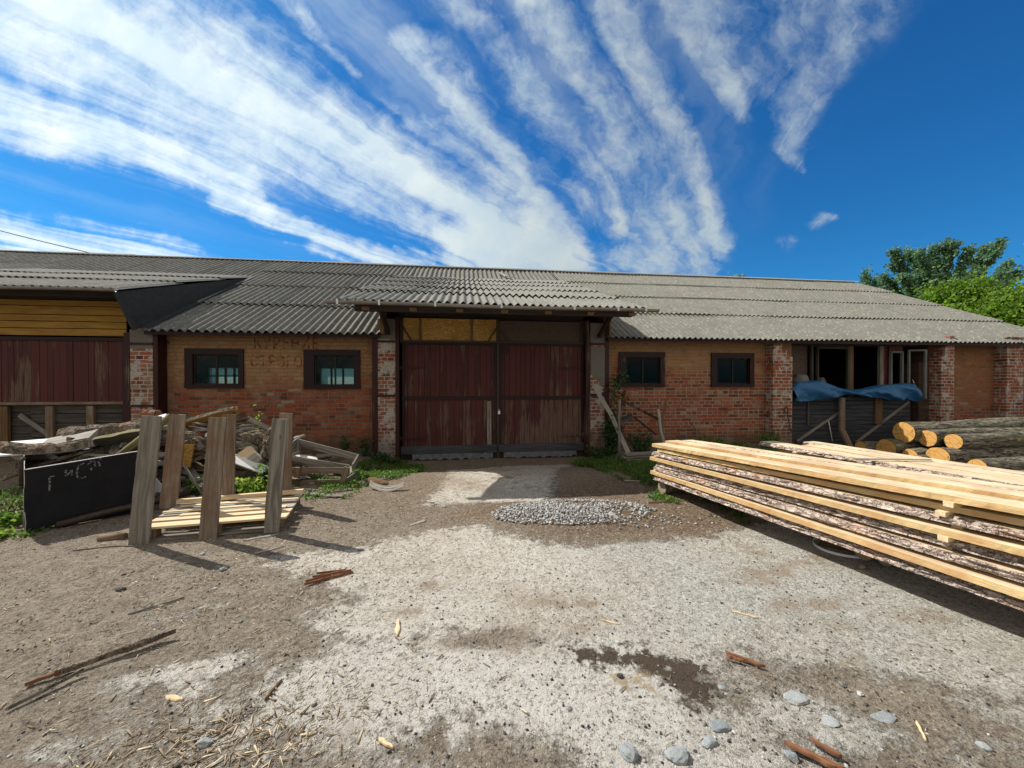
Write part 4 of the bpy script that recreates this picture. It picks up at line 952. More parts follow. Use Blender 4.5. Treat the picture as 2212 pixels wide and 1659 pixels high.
# ---------------------------------------------------------------- sawn lumber
AX = Vector((.987, .163, 0)).normalized(); AY = Vector((.163, -.987, 0)).normalized()
def lumber(O, x0, x1, z0, t, y0, y1, near, far, seed, name, label, group, sk=0.0, dz=0.0):
    R = random.Random(seed); m = MB(); st = .032; n = int((y1 - y0) / st) + 1; r = R.random(); ww = R.uniform(.028, .048)
    rings = []
    ph = R.uniform(0, 50)
    for i in range(n):
        y = y0 + (y1 - y0) * i / (n - 1)
        wob = .012 * mnoise.noise(Vector((y * .5, ph, 0))) + .004 * mnoise.noise(Vector((y * 2.5, ph, 4))); zz = z0 + dz * y + .006 * mnoise.noise(Vector((y * .6, ph, 9)))
        wob += sk * y
        def edge(kind, sgn, xe):
            if kind == 'saw':
                return [(xe + wob + sgn * (.004 * mnoise.noise(Vector((y * 9, ph, sgn))) + .004 * mnoise.noise(Vector((y * 31, ph, sgn)))), .002 * mnoise.noise(Vector((y * 23, ph, 2)))), (xe + wob + .003 * mnoise.noise(Vector((y * 21, ph, 5))), t + .002 * mnoise.noise(Vector((y * 17, ph, 3))))]
            w = ww * (1 + .75 * mnoise.noise(Vector((y * 1.1, ph + 3, sgn))) + .3 * mnoise.noise(Vector((y * 4.1, ph, sgn))))
            if kind == 'barkd': prof = [(w, 0), (w * .62, .25), (w * .33, .50), (w * .12, .75), (0, 1)]
            else: prof = [(0, 0), (w * .10, .28), (w * .30, .52), (w * .62, .78), (w, 1)]
            out = []
            for k, (px, pz) in enumerate(prof):
                d = (.026 * mnoise.noise(Vector((y * 6, px * 60 + k * 1.7, ph))) + .022 * mnoise.noise(Vector((y * 19, k * 2.3, ph + 8)))) if 0 < k < 4 else .005 * mnoise.noise(Vector((y * 14, k, ph)))
                out.append((xe + wob - sgn * px * 1.0 + sgn * d, t * pz + (d * .3 if 0 < k < 4 else 0)))
            return out
        nr = edge(near, -1, x0); fr = edge(far, 1, x1)
        rings.append((y, zz, nr + fr[::-1], len(nr)))
    k = len(rings[0][2]); nn = rings[0][3]; b = len(m.v)
    for y, zz, ring, _ in rings:
        for (x, z) in ring:
            p = O + AX * x + AY * y; m.v.append((p.x, p.y, zz + z)); m.lc.append((y + r * 31, x + r * 7, z)); m.rn.append(r)
    for i in range(n - 1):
        for j in range(k):
            j2 = (j + 1) % k; m.f.append((b + i * k + j, b + (i + 1) * k + j, b + (i + 1) * k + j2, b + i * k + j2))
            if j < nn - 1: e = near
            elif j == nn - 1: e = 'top'
            elif j < k - 1: e = far
            else: e = 'top'
            m.m.append(0 if e == 'top' else (1 if e == 'saw' else 2)); m.sm.append(False)
    m.f.append(tuple(b + j for j in range(k))[::1]); m.m.append(1); m.sm.append(False)
    m.f.append(tuple(b + (n - 1) * k + j for j in range(k))[::-1]); m.m.append(1); m.sm.append(False)
    o = m.build(name, ['sawn_pine', 'sawn_edge', 'pine_bark'])
    return tag(o, label, 'board', group)
ORD = ['topmost', 'second', 'third', 'fourth', 'fifth', 'sixth', 'seventh', 'bottom']
O1 = Vector((2.47, -3.47, 0))
PITCH = .0600; TOP = .668
SKW = [.064, .070, .068, .054, .060, .052, .040, .052]
L1 = [('saw', 0, 0, .042), ('saw', .025, .05, .040), ('bark', .0, -.03, .048), ('saw', -.012, -.04, .042), ('bark', .012, .06, .048), ('bark', .0, .02, .050), ('saw', -.018, .0, .044), ('bark', -.025, .03, .052)]
bl = {'saw': 'with a yellow sawn edge', 'bark': 'with a rough bark edge'}
for k, (e, dx, dy, t) in enumerate(L1):
    z = TOP - .042 - PITCH * k; ws = [.20, .20, .21] if k == 0 else [.24, .22, .22]
    x = dx
    for j, w in enumerate(ws):
        near = e if j == 0 else ('bark' if (j == 2 and k == 0) else rng.choice(['saw', 'bark'])) ; far = 'saw' if j < 2 else rng.choice(['saw', 'bark'])
        if k == 0: near = ['saw', 'saw', 'bark'][j]; far = ['saw', 'saw', 'saw'][j]; z = TOP - .042 + (0, .022, .014)[j]; x += (0, .012, .02)[j]
        lab = ['yard-side', 'middle', 'log-pile-side'][j] + ' pine board ' + bl[near] + ' in the ' + ORD[k] + ' layer, front stack'
        lumber(O1, x, x + w, z, t, dy + rng.uniform(-.03, .03) * (k > 0) + (.02, .0, .0)[j], 6.0 + rng.uniform(-.1, .1), near, far, 100 + k * 5 + j, 'pine_board', lab, 'boards of the front lumber stack', SKW[k] + (.004 * j if k else 0), (7 - k) * .0048)
        x += w + rng.uniform(.006, .02)
# second stack
O2 = Vector((4.40, -2.98, 0))
L2 = [('bark', 0, 0, .045), ('saw', .03, .34, .035), ('saw', .02, .48, .04), ('bark', .02, .3, .05), ('saw', .0, .42, .042), ('bark', .03, .5, .05), ('saw', .0, .4, .042)]
for k, (e, dx, dy, t) in enumerate(L2):
    z = .575 - .042 - .060 * k; x = dx + (.05 if k else 0)
    for j, w in enumerate([.30, .28, .28]):
        near = e if j == 0 else ('saw' if j == 1 else 'bark')
        lab = ['yard-side', 'middle', 'log-pile-side'][j] + ' pine board ' + bl[near] + ' in the ' + ORD[k] + ' layer, rear stack'
        lumber(O2, x, x + w, z, t, dy + rng.uniform(-.08, .08) + (.0, .45, .2)[j] * (k == 0), 5.6 + rng.uniform(-.3, .2), near, 'bark' if j == 2 else 'saw', 300 + k * 5 + j, 'pine_board', lab, 'boards of the rear lumber stack')
        x += w + rng.uniform(.01, .03)
# stickers between the layers
def sticker(O, s, x0, x1, z, label, group, w=.05, t=.020, sk=0, k=0):
    if O is O1: x0 += SKW[k] * s; x1 += SKW[k + 1] * s; z += (7 - k) * .0048 * s - .0024 * s; t += .004 * s
    m = MB(); a = O + AX * x0 + AY * s; b = O + AX * x1 + AY * (s + sk); m.bar((a.x, a.y, z), (b.x, b.y, z), w, t, n=(0, 0, 1)); o = m.build('sticker', 'fresh_lath'); tag(o, label, 'lath', group)
for s, nm in ((.14, 'barn end'), (1.45, 'near the barn end'), (2.78, 'near the white hoop'), (4.2, 'at the near end')):
    for k in range(7):
        if s == .14 and k % 2: continue
        sticker(O1, s + rng.uniform(-.05, .05), (-.022 if (s > 2.5 and s < 3 and k in (0, 1, 3)) else .06), .9, TOP - .042 - PITCH * k - .009, 'thin lath in the %s gap of the front lumber stack, %s' % (ORD[k], nm), 'laths in the front stack', sk=rng.uniform(-.03, .03), k=k)
for s in (.62, 2.0, 3.4):
    for k in range(4):
        sticker(O2, s, -.03, .85, .575 - .042 - .060 * k - .011, 'thin lath separating boards in the rear lumber stack', 'laths in the rear stack', t=.02)
m = MB(); a = O2 + AX * .02 + AY * 1.75; m.bar((a.x - .25, a.y + .3, .598), (a.x + .55, a.y + .12, .602), .03, .012, n=(0, 0, 1)); tag(m.build('loose_lath', 'pale_grey_wood'), 'thin pale lath lying loose on the rear lumber stack', 'lath')
m = MB(); a = O2 + AX * .0 + AY * 2.2; m.bar((a.x - .30, a.y + .3, .47), (a.x + .45, a.y + .15, .50), .03, .012, n=(0, 0, 1)); tag(m.build('loose_lath', 'pale_grey_wood'), 'thin pale lath poking out of the side of the rear lumber stack', 'lath')
# bearers
def bearer(O, s, x0, x1, r, z, label, mat='old_bark', end='grey_log_end'):
    m = MB(); a = O + AX * x0 + AY * s; b = O + AX * x1 + AY * s
    m.tube([a + Vector((0, 0, z)), (a + b) / 2 + Vector((0, 0, z)), b + Vector((0, 0, z))], [r, r * 1.03, r * .97], 18, mi=0, capmi=1); o = m.build('bearer_log', [mat, end]); tag(o, label, 'log', 'bearers under the lumber')
bearer(O1, .16, .05, .95, .078, .112, 'short round log carrying the barn end of the front lumber stack')
bearer(O1, 2.18, .42, .95, .068, .10, 'round log end under the front lumber stack beside the white hoop')
bearer(O1, 2.30, .47, .95, .058, .09, 'thinner round log right behind the log end under the front stack')
bearer(O1, 4.6, .05, .95, .08, .082, 'round log carrying the near end of the front lumber stack')
bearer(O2, .9, .05, .95, .085, .06, 'round log carrying the barn end of the rear lumber stack'); bearer(O2, 4.2, .05, .95, .085, .06, 'round log carrying the near end of the rear lumber stack')
# white strap hoop and the offcuts next to it
m = MB(); P = []; c = Vector((3.40, -5.30, 0))
for k in range(61):
    an = 2 * math.pi * k / 60; rr = .285 + .012 * math.sin(2 * an + .6); x, y = c.x + rr * math.cos(an), c.y + .82 * rr * math.sin(an); z = ghs(x, y) + .006 + .008 * (1 + math.sin(an + 2))
    P.append([(x, y, z), (x, y, z + .022), (x + .002 * math.cos(an), y + .002 * math.sin(an), z + .022), (x + .002 * math.cos(an), y + .002 * math.sin(an), z)])
m.grid(P); tag(m.build('strapping_hoop', 'white_strap'), 'white plastic strapping hoop lying half under the lumber stack', 'strap hoop')
m = MB(); m.bar((3.22, -5.20, .035), (3.50, -5.42, .035), .10, .045, n=(0, 0, 1)); tag(m.build('wood_offcut', 'old_brown_wood'), 'brown wood offcut lying inside the white hoop', 'offcut')
m = MB(); m.tube([(3.155, -5.615, .004), (3.155, -5.615, .016), (3.152, -5.612, .021)], [.032, .034, .022], 10, wob=.3); tag(m.build('wood_disc', 'grey_log_end'), 'small round wood slice on the asphalt by the log end', 'wood slice')

# ---------------------------------------------------------------- round logs
def log(x, y, z, r, L, label, seed, sl=.0, yaw=0, squash=1.0):
    t = thing('felled_log', (x, y, z), label, 'log', 'logs of the pile by the barn'); R = random.Random(seed); m = MB(); n = 26; seg = 22; P = []; ph = seed * 3.7
    for i in range(n + 1):
        s = L * i / n; row = []
        for k in range(seg + 1):
            an = 2 * math.pi * (k % seg) / seg; rr = r * (1 + .10 * mnoise.noise(Vector((s * .8, math.cos(an) + ph, math.sin(an)))) + .035 * mnoise.noise(Vector((s * 5, math.cos(an) * 4, math.sin(an) * 4 + ph)))) * (1 + .06 * (s / L))
            row.append((x + s * math.cos(yaw), y + s * math.sin(yaw) + rr * math.cos(an) + .03 * math.sin(s * .8 + ph), z + sl * s + rr * math.sin(an) * squash + .02 * math.sin(s * 1.1 + ph)))
        P.append(row)
    m.grid([list(reversed(q)) for q in P]); bk = m.build('bark', 'log_bark', t)
    m = MB(); ring = [(p[0] - .004, y + (p[1] - y) * .965, z + (p[2] - z) * .965) for p in P[0][:-1]]; m.add([(x - .006, y, z)] + ring, [(0, 1 + (k + 1) % seg, 1 + k) for k in range(seg)])
    m.build('cut_end', 'log_end', t)
    m = MB(); ring = [(p[0] + .002, p[1], p[2]) for p in P[-1][:-1]]; m.add(ring, [tuple(range(seg))]); m.build('cut_end', 'log_end', t)
log(8.98, -1.46, .45, .215, 6.0, 'thickest log at the top of the pile with a big round orange end', 1, .012, .0)
log(9.12, -1.82, .34, .165, 5.5, 'top log of the pile with a bark-split orange end behind the red-marked one', 2, .018)
log(9.22, -2.10, .36, .150, 6.0, 'front top log of the pile with a small pale end', 3, -.004)
log(8.72, -1.38, .07, .20, 6.0, 'lower log of the pile, left of the others, mostly in shade', 4)
log(8.80, -1.72, .00, .15, 6.0, 'lower middle log of the pile with a red mark at its end', 5)
log(8.93, -2.08, .05, .195, 6.0, 'lower log at the front of the pile with a wide orange end', 6)
log(8.76, -1.92, -.06, .10, 5.0, 'thin log squeezed low in the pile', 7)
log(9.10, -2.52, -.02, .14, 5.5, 'log on the ground nearest the rear lumber stack', 8)
log(8.55, -1.02, .03, .13, 6.0, 'log at the back of the pile next to the board wall', 9)
log(9.9, -1.12, .40, .20, 5.2, 'upper rear log of the pile behind the thickest one', 10, .02)

# ---------------------------------------------------------------- steel bin, pallet, frame
bc = Vector((-4.28, -3.97, 0)); d1 = Vector((.75, .66, 0)).normalized(); d2 = Vector((-.70, .71, 0)).normalized()
bn = thing('steel_bin', (-4.3, -3.2, 0), 'open steel bin of dark sheet heaped with scrap wood', 'bin'); bL, bW = .88, 1.85
def panel(nm, a, dr, L, z0, h0, h1, mat, out, t=.006):
    m = MB(); n = 14; nrm = Vector(out)
    f = [[a + dr * (L * i / n) + Vector((0, 0, z0 + ((h0 + (h1 - h0) * i / n) - z0) * k / 6)) + nrm * (.012 * mnoise.noise(Vector((i * .4, k * .5, 2)))) for i in range(n + 1)] for k in range(7)]
    m.grid(f, sm=False); m.grid([[p - nrm * t for p in reversed(q)] for q in f], sm=False); m.grid([f[-1], [p - nrm * t for p in f[-1]]], sm=False); m.grid([[q[0] for q in f], [q[0] - nrm * t for q in f]], sm=False); m.grid([[q[-1] for q in f], [q[-1] - nrm * t for q in f]], sm=False)
    return m.build(nm, mat, bn)
n1 = Vector((d1.y, -d1.x, 0)); n2 = Vector((-d2.y, d2.x, 0))
fp = panel('front_panel', bc, d1, bL, 0, .62, .70, 'black_sheet', n1); panel('side_panel', bc, d2, bW, 0, .62, .70, 'rusty_pale_sheet', n2)
panel('back_panel', bc + d2 * bW, d1, bL, 0, .68, .7, 'black_sheet', -n1); panel('side_panel', bc + d1 * bL, d2, bW, 0, .7, .68, 'black_sheet', -n2)
m = MB(); p = bc + d1 * .03 + d2 * .05 + n1 * .03; q = p + Vector((-.06, 0, 0)); m.tube([q + Vector((0, 0, .46)), q + Vector((0, 0, .70)), q + Vector((.012, .012, .735))], .017, 8); m.tube([q + Vector((0, 0, .46)), q + Vector((0.0, 0.0, .43))], .02, 8); m.build('corner_hook', 'iron', bn)
def rim(a, b, nm):
    m = MB(); m.bar(a, b, .012, .006, n=(0, 0, 1)); m.build(nm, 'ridge_metal', bn)
rim(bc + Vector((0, 0, .624)), bc + d1 * bL + Vector((0, 0, .704)), 'rim')
# chalk strokes, read off the sheet: they are part of the bin
def chalk(pts):
    pts = [bc + d1 * (a * .98) + n1 * .010 + Vector((0, 0, b)) for a, b in pts]
    m = MB()
    for a, b in zip(pts, pts[1:]): m.bar(a, b, .016, .001, n=n1)
    m.build('chalk_letter', 'chalk', bn)
cz = lambda x, y: ((x - 340) / 1650 * 1.02 * .74, .62 - (y - 340) / 980 * .62 + (x - 340) / 1650 * .14 * .6)
for st in ([(705, 740), (703, 560), (700, 520), (790, 520)], [(940, 450), (945, 560), (1030, 470), (1032, 560)], [(1225, 400), (1130, 430), (1112, 520), (1115, 600), (1180, 655), (1250, 630)],
           [(1285, 440), (1340, 385), (1388, 390), (1400, 500)], [(1335, 500), (1340, 540)], [(1480, 500), (1455, 430), (1490, 375), (1550, 360)]): chalk([cz(*p_) for p_ in st])
m = MB(); a = Vector((-3.98, -3.78, .03)); m.tube([(-4.10, -3.86, .03), (-3.85, -3.66, .075), (-3.55, -3.42, .11), (-3.30, -3.2, .14)], .035, 10); tag(m.build('steel_pipe', 'iron'), 'dark pipe lying along the foot of the steel bin', 'pipe')

pal = thing('pallet_rack', (-2.6, -3.95, 0), 'wooden pallet with six upright planks nailed round it', 'pallet')
def upright(b0, t0, w, t=.026, lab=None, dirx=Vector((.99, .12, 0)), mat='grey_wood'):
    m = MB(); b0, t0 = Vector(b0), Vector(t0); a = (t0 - b0); L = a.length; a.normalize(); nn = Vector((.12, -.99, 0)); nn = (nn - a * nn.dot(a)).normalized(); sd = a.cross(nn); K = 22; r = rng.random(); ph = rng.uniform(0, 40); rows = []
    for i in range(K + 1):
        s_ = i / K; c = b0 + a * (L * s_) + nn * (.006 * mnoise.noise(Vector((s_ * 2, ph, 0)))); row = []; lc_ = []
        for (u_, v_) in ((-.5, -.5), (-.5, .5), (-.2, .5), (.15, .5), (.5, .5), (.5, -.5), (.1, -.5), (-.5, -.5)):
            e = .005 * mnoise.noise(Vector((s_ * 9, u_ * 3 + ph, v_))) + .003 * mnoise.noise(Vector((s_ * 30, u_ * 5, ph)))
            q = c + sd * (u_ * w + (e if abs(u_) == .5 else 0)) + nn * (v_ * t)
            if i in (0, K): q += a * .010 * mnoise.noise(Vector((u_ * 6, ph, i)))
            row.append(q)
        rows.append(row)
    lc_ = [((p_ - b0).dot(a) + r * 31, (p_ - b0).dot(sd) + r * 7, (p_ - b0).dot(nn)) for row in rows for p_ in row]
    m.grid(rows, 0, r=r, lc=lc_, sm=False)
    for row, fl in ((rows[0], 1), (rows[-1], -1)): m.add(row[:-1], [tuple(range(7))[::fl]], 0, r=r)
    o = m.build('upright_plank', mat, pal)
    for z_ in (.09, .14):
        for u_ in (-.25, .25):
            m = MB(); c = b0 + a * z_ + sd * (u_ * w) + nn * (t / 2); m.tube([c, c + nn * .003], .004, 6); m.build('nail', 'iron', o)
    return o
upright((-2.945, -4.40, ghs(-2.9, -4.4) - .01), (-2.882, -4.33, 1.172), .155); upright((-2.41, -4.325, ghs(-2.4, -4.3) - .005), (-2.350, -4.27, 1.146), .145, mat='grey_wood_brown'); upright((-1.875, -4.262, .0), (-1.812, -4.22, 1.118), .135)
upright((-3.21, -3.66, .10), (-3.146, -3.60, 1.125), .160, mat='grey_wood_brown'); upright((-2.68, -3.55, .09), (-2.665, -3.52, 1.111), .135, mat='grey_wood_brown'); upright((-2.10, -3.46, .09), (-2.083, -3.45, 1.111), .135, mat='grey_wood_brown')
PX = Vector((.992, .124, 0)); PY = Vector((-.20, .98, 0)).normalized(); P0 = Vector((-2.95, -4.36, 0))
def pbar(nm, a, b, w, t, z, mat, n=(0, 0, 1)):
    m = MB(); A = P0 + PX * a[0] + PY * a[1] + Vector((0, 0, z)); B = P0 + PX * b[0] + PY * b[1] + Vector((0, 0, z)); m.bar(A, B, w, t, n=n); return m.build(nm, mat, pal)
for k, w in enumerate((.12, .095, .12, .095, .12)): pbar('deck_board', (-.02, .06 + k * .165), (1.20, .06 + k * .165), w, .02, .128, 'fresh_lath' if k in (0, 1) else 'pale_grey_wood')
for k in (.06, .40, .74): pbar('bottom_board', (0, k), (1.2, k), .10, .02, .014, 'grey_wood')
for a in (.05, .58, 1.13):
    for k in (.06, .40, .74): pbar('block', (a, k - .05), (a, k + .05), .10, .09, .072, 'grey_wood_brown')
R = random.Random(5)
for k in range(5):
    y = .28 + k * .09; x0 = R.uniform(-.02, .3); x1 = R.uniform(.8, 1.25); A = P0 + PX * x0 + PY * (y + R.uniform(-.02, .02)); B = P0 + PX * x1 + PY * (y + R.uniform(-.02, .03)); z = .145 + (k % 2) * .014
    m = MB(); m.bar((A.x, A.y, z), (B.x, B.y, z + R.uniform(0, .006)), R.uniform(.03, .06), .012, n=(0, 0, 1)); tag(m.build('thin_lath', 'fresh_lath'), 'fresh thin lath lying loose on the pallet between its uprights', 'lath', 'laths lying on the pallet')
m = MB(); A = P0 + PX * -.02 + PY * .70; B = P0 + PX * 1.22 + PY * .76; m.bar((A.x, A.y, .175), (B.x, B.y, .185), .05, .045, n=(0, 0, 1)); tag(m.build('timber_batten', 'fresh_lath'), 'square batten along the back edge of the pallet', 'batten')

fr = thing('crate_frame', (-2.0, -2.4, 0), 'broken grey crate frame tipped up beside the scrap heap', 'crate frame')
def fbar(nm, a, b, w, t, mat='grey_wood', n=(0, -1, 0)):
    m = MB(); m.bar(a, b, w, t, n=n); return m.build(nm, mat, fr)
A_, B_, C_, D_ = Vector((-2.577, -1.95, .545)), Vector((-1.625, -2.08, .30)), Vector((-1.60, -2.48, .235)), Vector((-2.47, -2.42, .55))
fbar('side_board', A_, B_, .10, .024); fbar('end_board', B_ + Vector((0, 0, .0)), C_, .10, .024, n=(1, 0, 0)); fbar('end_board', A_, D_, .10, .024, n=(1, 0, 0)); fbar('side_board', D_ + Vector((0, 0, -.17)), C_ + Vector((-.05, 0, .0)), .08, .022)
fbar('rail', (-2.47, -2.50, .225), (-1.63, -2.52, .205), .085, .022, 'grey_wood_brown'); fbar('rail', (-2.47, -2.50, .035), (-1.68, -2.52, .04), .085, .022, 'grey_wood_brown')
fbar('post', (-2.36, -2.53, -.01), (-2.33, -2.53, .27), .075, .04, 'grey_wood_brown'); fbar('post', (-1.745, -2.56, -.03), (-1.655, -2.55, .26), .07, .035, 'grey_wood_brown'); fbar('rail', (-1.68, -2.50, .05), (-1.60, -2.12, .08), .08, .022, n=(1, 0, 0))
fbar('post', (-2.50, -2.0, .05), (-2.555, -1.97, .56), .06, .04)

# ---------------------------------------------------------------- scrap wood
def slab(c, yaw, pitch, roll, L, W, T, seed, mats=('old_bark', 'pale_grey_wood'), flip=False, name='bark_slab', ragged=.35, bend=0.0):
    R = random.Random(seed); m = MB(); n, k = 18, 9; ph = seed * 1.37; top = []; bot = []; Rm = Euler((roll + (math.pi if flip else 0), -pitch, yaw), 'XYZ').to_matrix(); C = Vector(c)
    for i in range(n):
        s = i / (n - 1); x = (s - .5) * L; w = W * (1 - ragged * .5 + ragged * mnoise.noise(Vector((s * 2.6, ph, 1)))) * (min(1, .45 + s * 5)) * (min(1, .35 + (1 - s) * 4)); rt = []; rb = []
        for j in range(k):
            q = j / (k - 1) * 2 - 1; ex = .05 * mnoise.noise(Vector((q * 2, ph, 7))) * (1 if i in (0, n - 1) else 0) * L
            y = q * w / 2 + min(.02, W * .22) * mnoise.noise(Vector((s * 5, ph, 3))); h = T * max(0, 1 - q * q) ** .6; nb = (mnoise.noise(Vector((x * 6, y * 16, ph))) * .22 + mnoise.noise(Vector((x * 18, y * 40, ph))) * .2) * T * (0 if abs(q) == 1 else 1)
            z0 = bend * (2 * s - 1) ** 2 * L
            rt.append(C + Rm @ Vector((x + ex, y, z0 + h + nb))); rb.append(C + Rm @ Vector((x + ex, y, z0 - .004)))
        top.append(rt); bot.append(rb)
    lc = lambda G: [((p - C).dot(Rm @ Vector((1, 0, 0))) + ph, (p - C).dot(Rm @ Vector((0, 1, 0))), 0) for row in G for p in row]
    m.grid(top, 0, r=.5, lc=lc(top), sm=False); bb_ = [list(reversed(q)) for q in bot]; m.grid(bb_, 1, r=.5, lc=lc(bb_), sm=False)
    e = lambda A, B: m.grid([A, B], 1, r=.5, sm=False)
    e(bot[0], top[0]); e(top[-1], bot[-1]); e([q[0] for q in top], [q[0] for q in bot]); e([q[-1] for q in bot], [q[-1] for q in top])
    return m.build(name, list(mats))
def board(p0, p1, w, t, mat, name='board', n=(0, 0, 1)):
    m = MB(); p0, p1 = Vector(p0), Vector(p1); K = 5
    pts = [p0.lerp(p1, i / K) for i in range(K + 1)]; m.bar(p0, p1, w, t, n=n, jit=.004); return m.build(name, mat)
D = math.radians
tag(board((-5.75, -2.95, .66), (-4.75, -3.1, .74), .50, .02, 'pale_stuff', 'white_slab_sheet', (0.02, -.25, 1)), 'flat white panel lying at the left of the steel bin', 'panel')
tag(slab((-4.38, -2.85, .80), D(4), D(6), D(-10), 1.15, .34, .16, 11, name='split_log'), 'thick split log with bark lying over the steel bin', 'log')
tag(board((-4.95, -3.05, .70), (-4.45, -3.0, .80), .18, .14, 'pale_grey_wood', 'wood_block', (0, -.5, 1)), 'grey wedge-cut block under the thick split log on the bin', 'block')
tag(slab((-4.60, -3.42, .71), D(2), D(1), D(5), .86, .24, .09, 12, name='bark_slab', bend=.05), 'curled bark slab poking out over the bin corner', 'bark slab')
wood('mossy_wood', (.12, .09, .04), (.34, .28, .15), stain=((.15, .16, .035), .8))
tag(slab((-4.08, -3.0, .80), D(12), D(10), D(-24), .72, .34, .07, 13, mats=('mossy_wood', 'grey_wood')), 'mossy yellow-green slab lying in the bin', 'bark slab')
m = MB(); m.tube([(-4.06, -3.35, .52), (-3.85, -3.2, .76), (-3.60, -3.05, 1.07)], [.045, .05, .035], 8, wob=.5); tag(m.build('mossy_branch', 'mossy_wood'), 'straight mossy branch sticking diagonally out of the bin', 'branch')
tag(slab((-4.0, -2.25, .86), D(10), D(17), D(-28), 1.35, .17, .07, 14, mats=('old_bark', 'yellow_plank')), 'long slab rising to the right across the heap top', 'bark slab')
tag(slab((-3.80, -1.95, .91), D(-2), D(13), D(60), .80, .17, .06, 15, mats=('old_bark', 'yellow_plank'), name='split_board'), 'split board with a golden face at the very top of the heap', 'board')
tag(board((-4.36, -2.6, .90), (-4.05, -2.5, 1.0), .24, .012, 'pale_stuff', 'white_slab_sheet', (0, -.35, 1)), 'small white panel scrap tilted on the heap', 'panel')
tag(slab((-4.36, -2.3, 1.0), D(3), D(-2), D(20), .26, .16, .09, 16, mats=('chip_red', 'chip_red'), name='rotten_chunk'), 'orange rotten wood chunk beside the brick pillar', 'chunk')
tag(slab((-3.74, -2.45, .62), D(-22), D(-25), D(38), .46, .30, .20, 17, name='stump_chunk'), 'big bark covered stump chunk seen between the uprights', 'stump')
tag(slab((-3.05, -2.15, .62), D(-3), D(-6), D(20), .95, .24, .13, 18, mats=('old_bark', 'old_brown_wood'), name='split_log'), 'dark bark log lying across the right side of the heap', 'log')
tag(slab((-2.73, -2.42, .62), D(70), D(70), D(15), .48, .20, .12, 19, name='root_chunk', mats=('old_bark', 'old_bark')), 'pointed bark chunk standing upright behind the right planks', 'stump')
tag(board((-3.47, -1.62, .90), (-3.0, -1.55, .62), .10, .02, 'grey_wood', 'slat', (0, -.6, 1)), 'grey slat sloping down to the right at the heap top', 'slat')
tag(board((-3.50, -1.75, .76), (-3.08, -1.70, .58), .13, .02, 'pale_grey_wood', 'slat', (0, -.8, 1)), 'pale slat just below the grey sloping one', 'slat')
tag(board((-3.12, -2.68, .46), (-2.66, -2.72, .28), .15, .022, 'pale_stuff', 'white_board', (0, -.45, 1)), 'white painted board sloping down behind the middle uprights', 'board')
tag(board((-3.90, -3.02, .08), (-3.25, -2.98, .03), .30, .015, 'pale_stuff', 'white_sheet', (0, -.25, 1)), 'white sheet lying on the ground behind the pallet', 'sheet')
tag(board((-3.88, -3.1, .22), (-3.72, -3.12, .02), .30, .015, 'pale_stuff', 'white_sheet', (0, -.9, .4)), 'small white sheet leaning against the bin end', 'sheet')
tag(board((-3.05, -2.58, .40), (-2.90, -2.55, .52), .17, .14, 'fresh_lath', 'cardboard_box', (0, -1, 0)), 'small brown carton stuck in the heap', 'carton')
tag(board((-2.92, -2.62, .33), (-2.80, -2.58, .45), .14, .12, 'pale_grey_wood', 'wood_block', (0, -1, .3)), 'square cut block right of the carton in the heap', 'block')
tag(board((-3.83, -2.72, .52), (-3.58, -2.70, .50), .30, .02, 'osb_board', 'chipboard_piece', (0, -1, .2)), 'golden chipboard piece behind the left uprights', 'board')
m = MB(); m.tube([(-3.50, -3.0, .45), (-3.33, -3.05, .22), (-3.19, -3.1, .03)], [.014, .016, .014], 6, wob=.2); tag(m.build('grey_stick', 'grey_wood'), 'straight grey stick sloping down behind the middle upright', 'stick')
m = MB(); m.tube([(-3.58, -3.1, .13), (-3.38, -3.12, .06), (-3.17, -3.15, .02)], [.016, .014, .01], 6, wob=.2); tag(m.build('curved_branch', 'old_brown_wood'), 'curved brown branch lying low behind the pallet', 'branch')
m = MB(); m.tube([(-4.30, -2.40, .90), (-4.25, -2.38, 1.08)], .010, 6); tag(m.build('iron_rod', 'iron'), 'dark iron rod end standing in the heap by the pillar', 'rod')
R = random.Random(42)
kinds = [(('old_bark', 'grey_wood'), 'bark_slab', 'weathered bark slab tangled in the scrap heap', 'weathered bark slabs of the heap'), (('grey_wood', 'grey_wood'), 'grey_offcut', 'grey weathered offcut tangled in the scrap heap', 'grey offcuts of the heap'),
         (('old_bark', 'old_brown_wood'), 'brown_slab', 'dark brown bark slab tangled in the scrap heap', 'brown slabs of the heap'), (('pale_grey_wood', 'pale_grey_wood'), 'pale_offcut', 'pale split offcut tangled in the scrap heap', 'pale offcuts of the heap')]
def heap_h(x, y): return .78 * math.exp(-(((x + 3.75) / 1.05) ** 2 + ((y + 1.9) / .75) ** 2) ** 1.3) + .12
for k in range(150):
    if k < 104: x, y = R.gauss(-3.55, .62), R.gauss(-2.05, .5)
    else: x, y = R.uniform(-5.1, -3.9), R.uniform(-3.1, -2.2)
    x = min(max(x, -5.2), -2.15); y = min(max(y, -3.15), -.7)
    inb = (Vector((x, y, 0)) - bc).dot(d1) < bL and (Vector((x, y, 0)) - bc).dot(d2) > .1 and k >= 104
    h = R.uniform(.45, .72) if inb else max(ghs(x, y), heap_h(x, y)) * R.uniform(.35, 1.0)
    mt, nm, lb, gp = kinds[R.choice([0, 0, 1, 2, 2, 3, 0, 1])]
    tag(slab((x, y, h), R.gauss(.2, .7), R.gauss(0, .22), R.gauss(0, .5), R.uniform(.3, .95), R.uniform(.05, .16), R.uniform(.02, .06), 500 + k, mats=mt, name=nm, flip=R.random() < .35, bend=R.uniform(-.03, .03)), lb, nm.replace('_', ' '), gp)
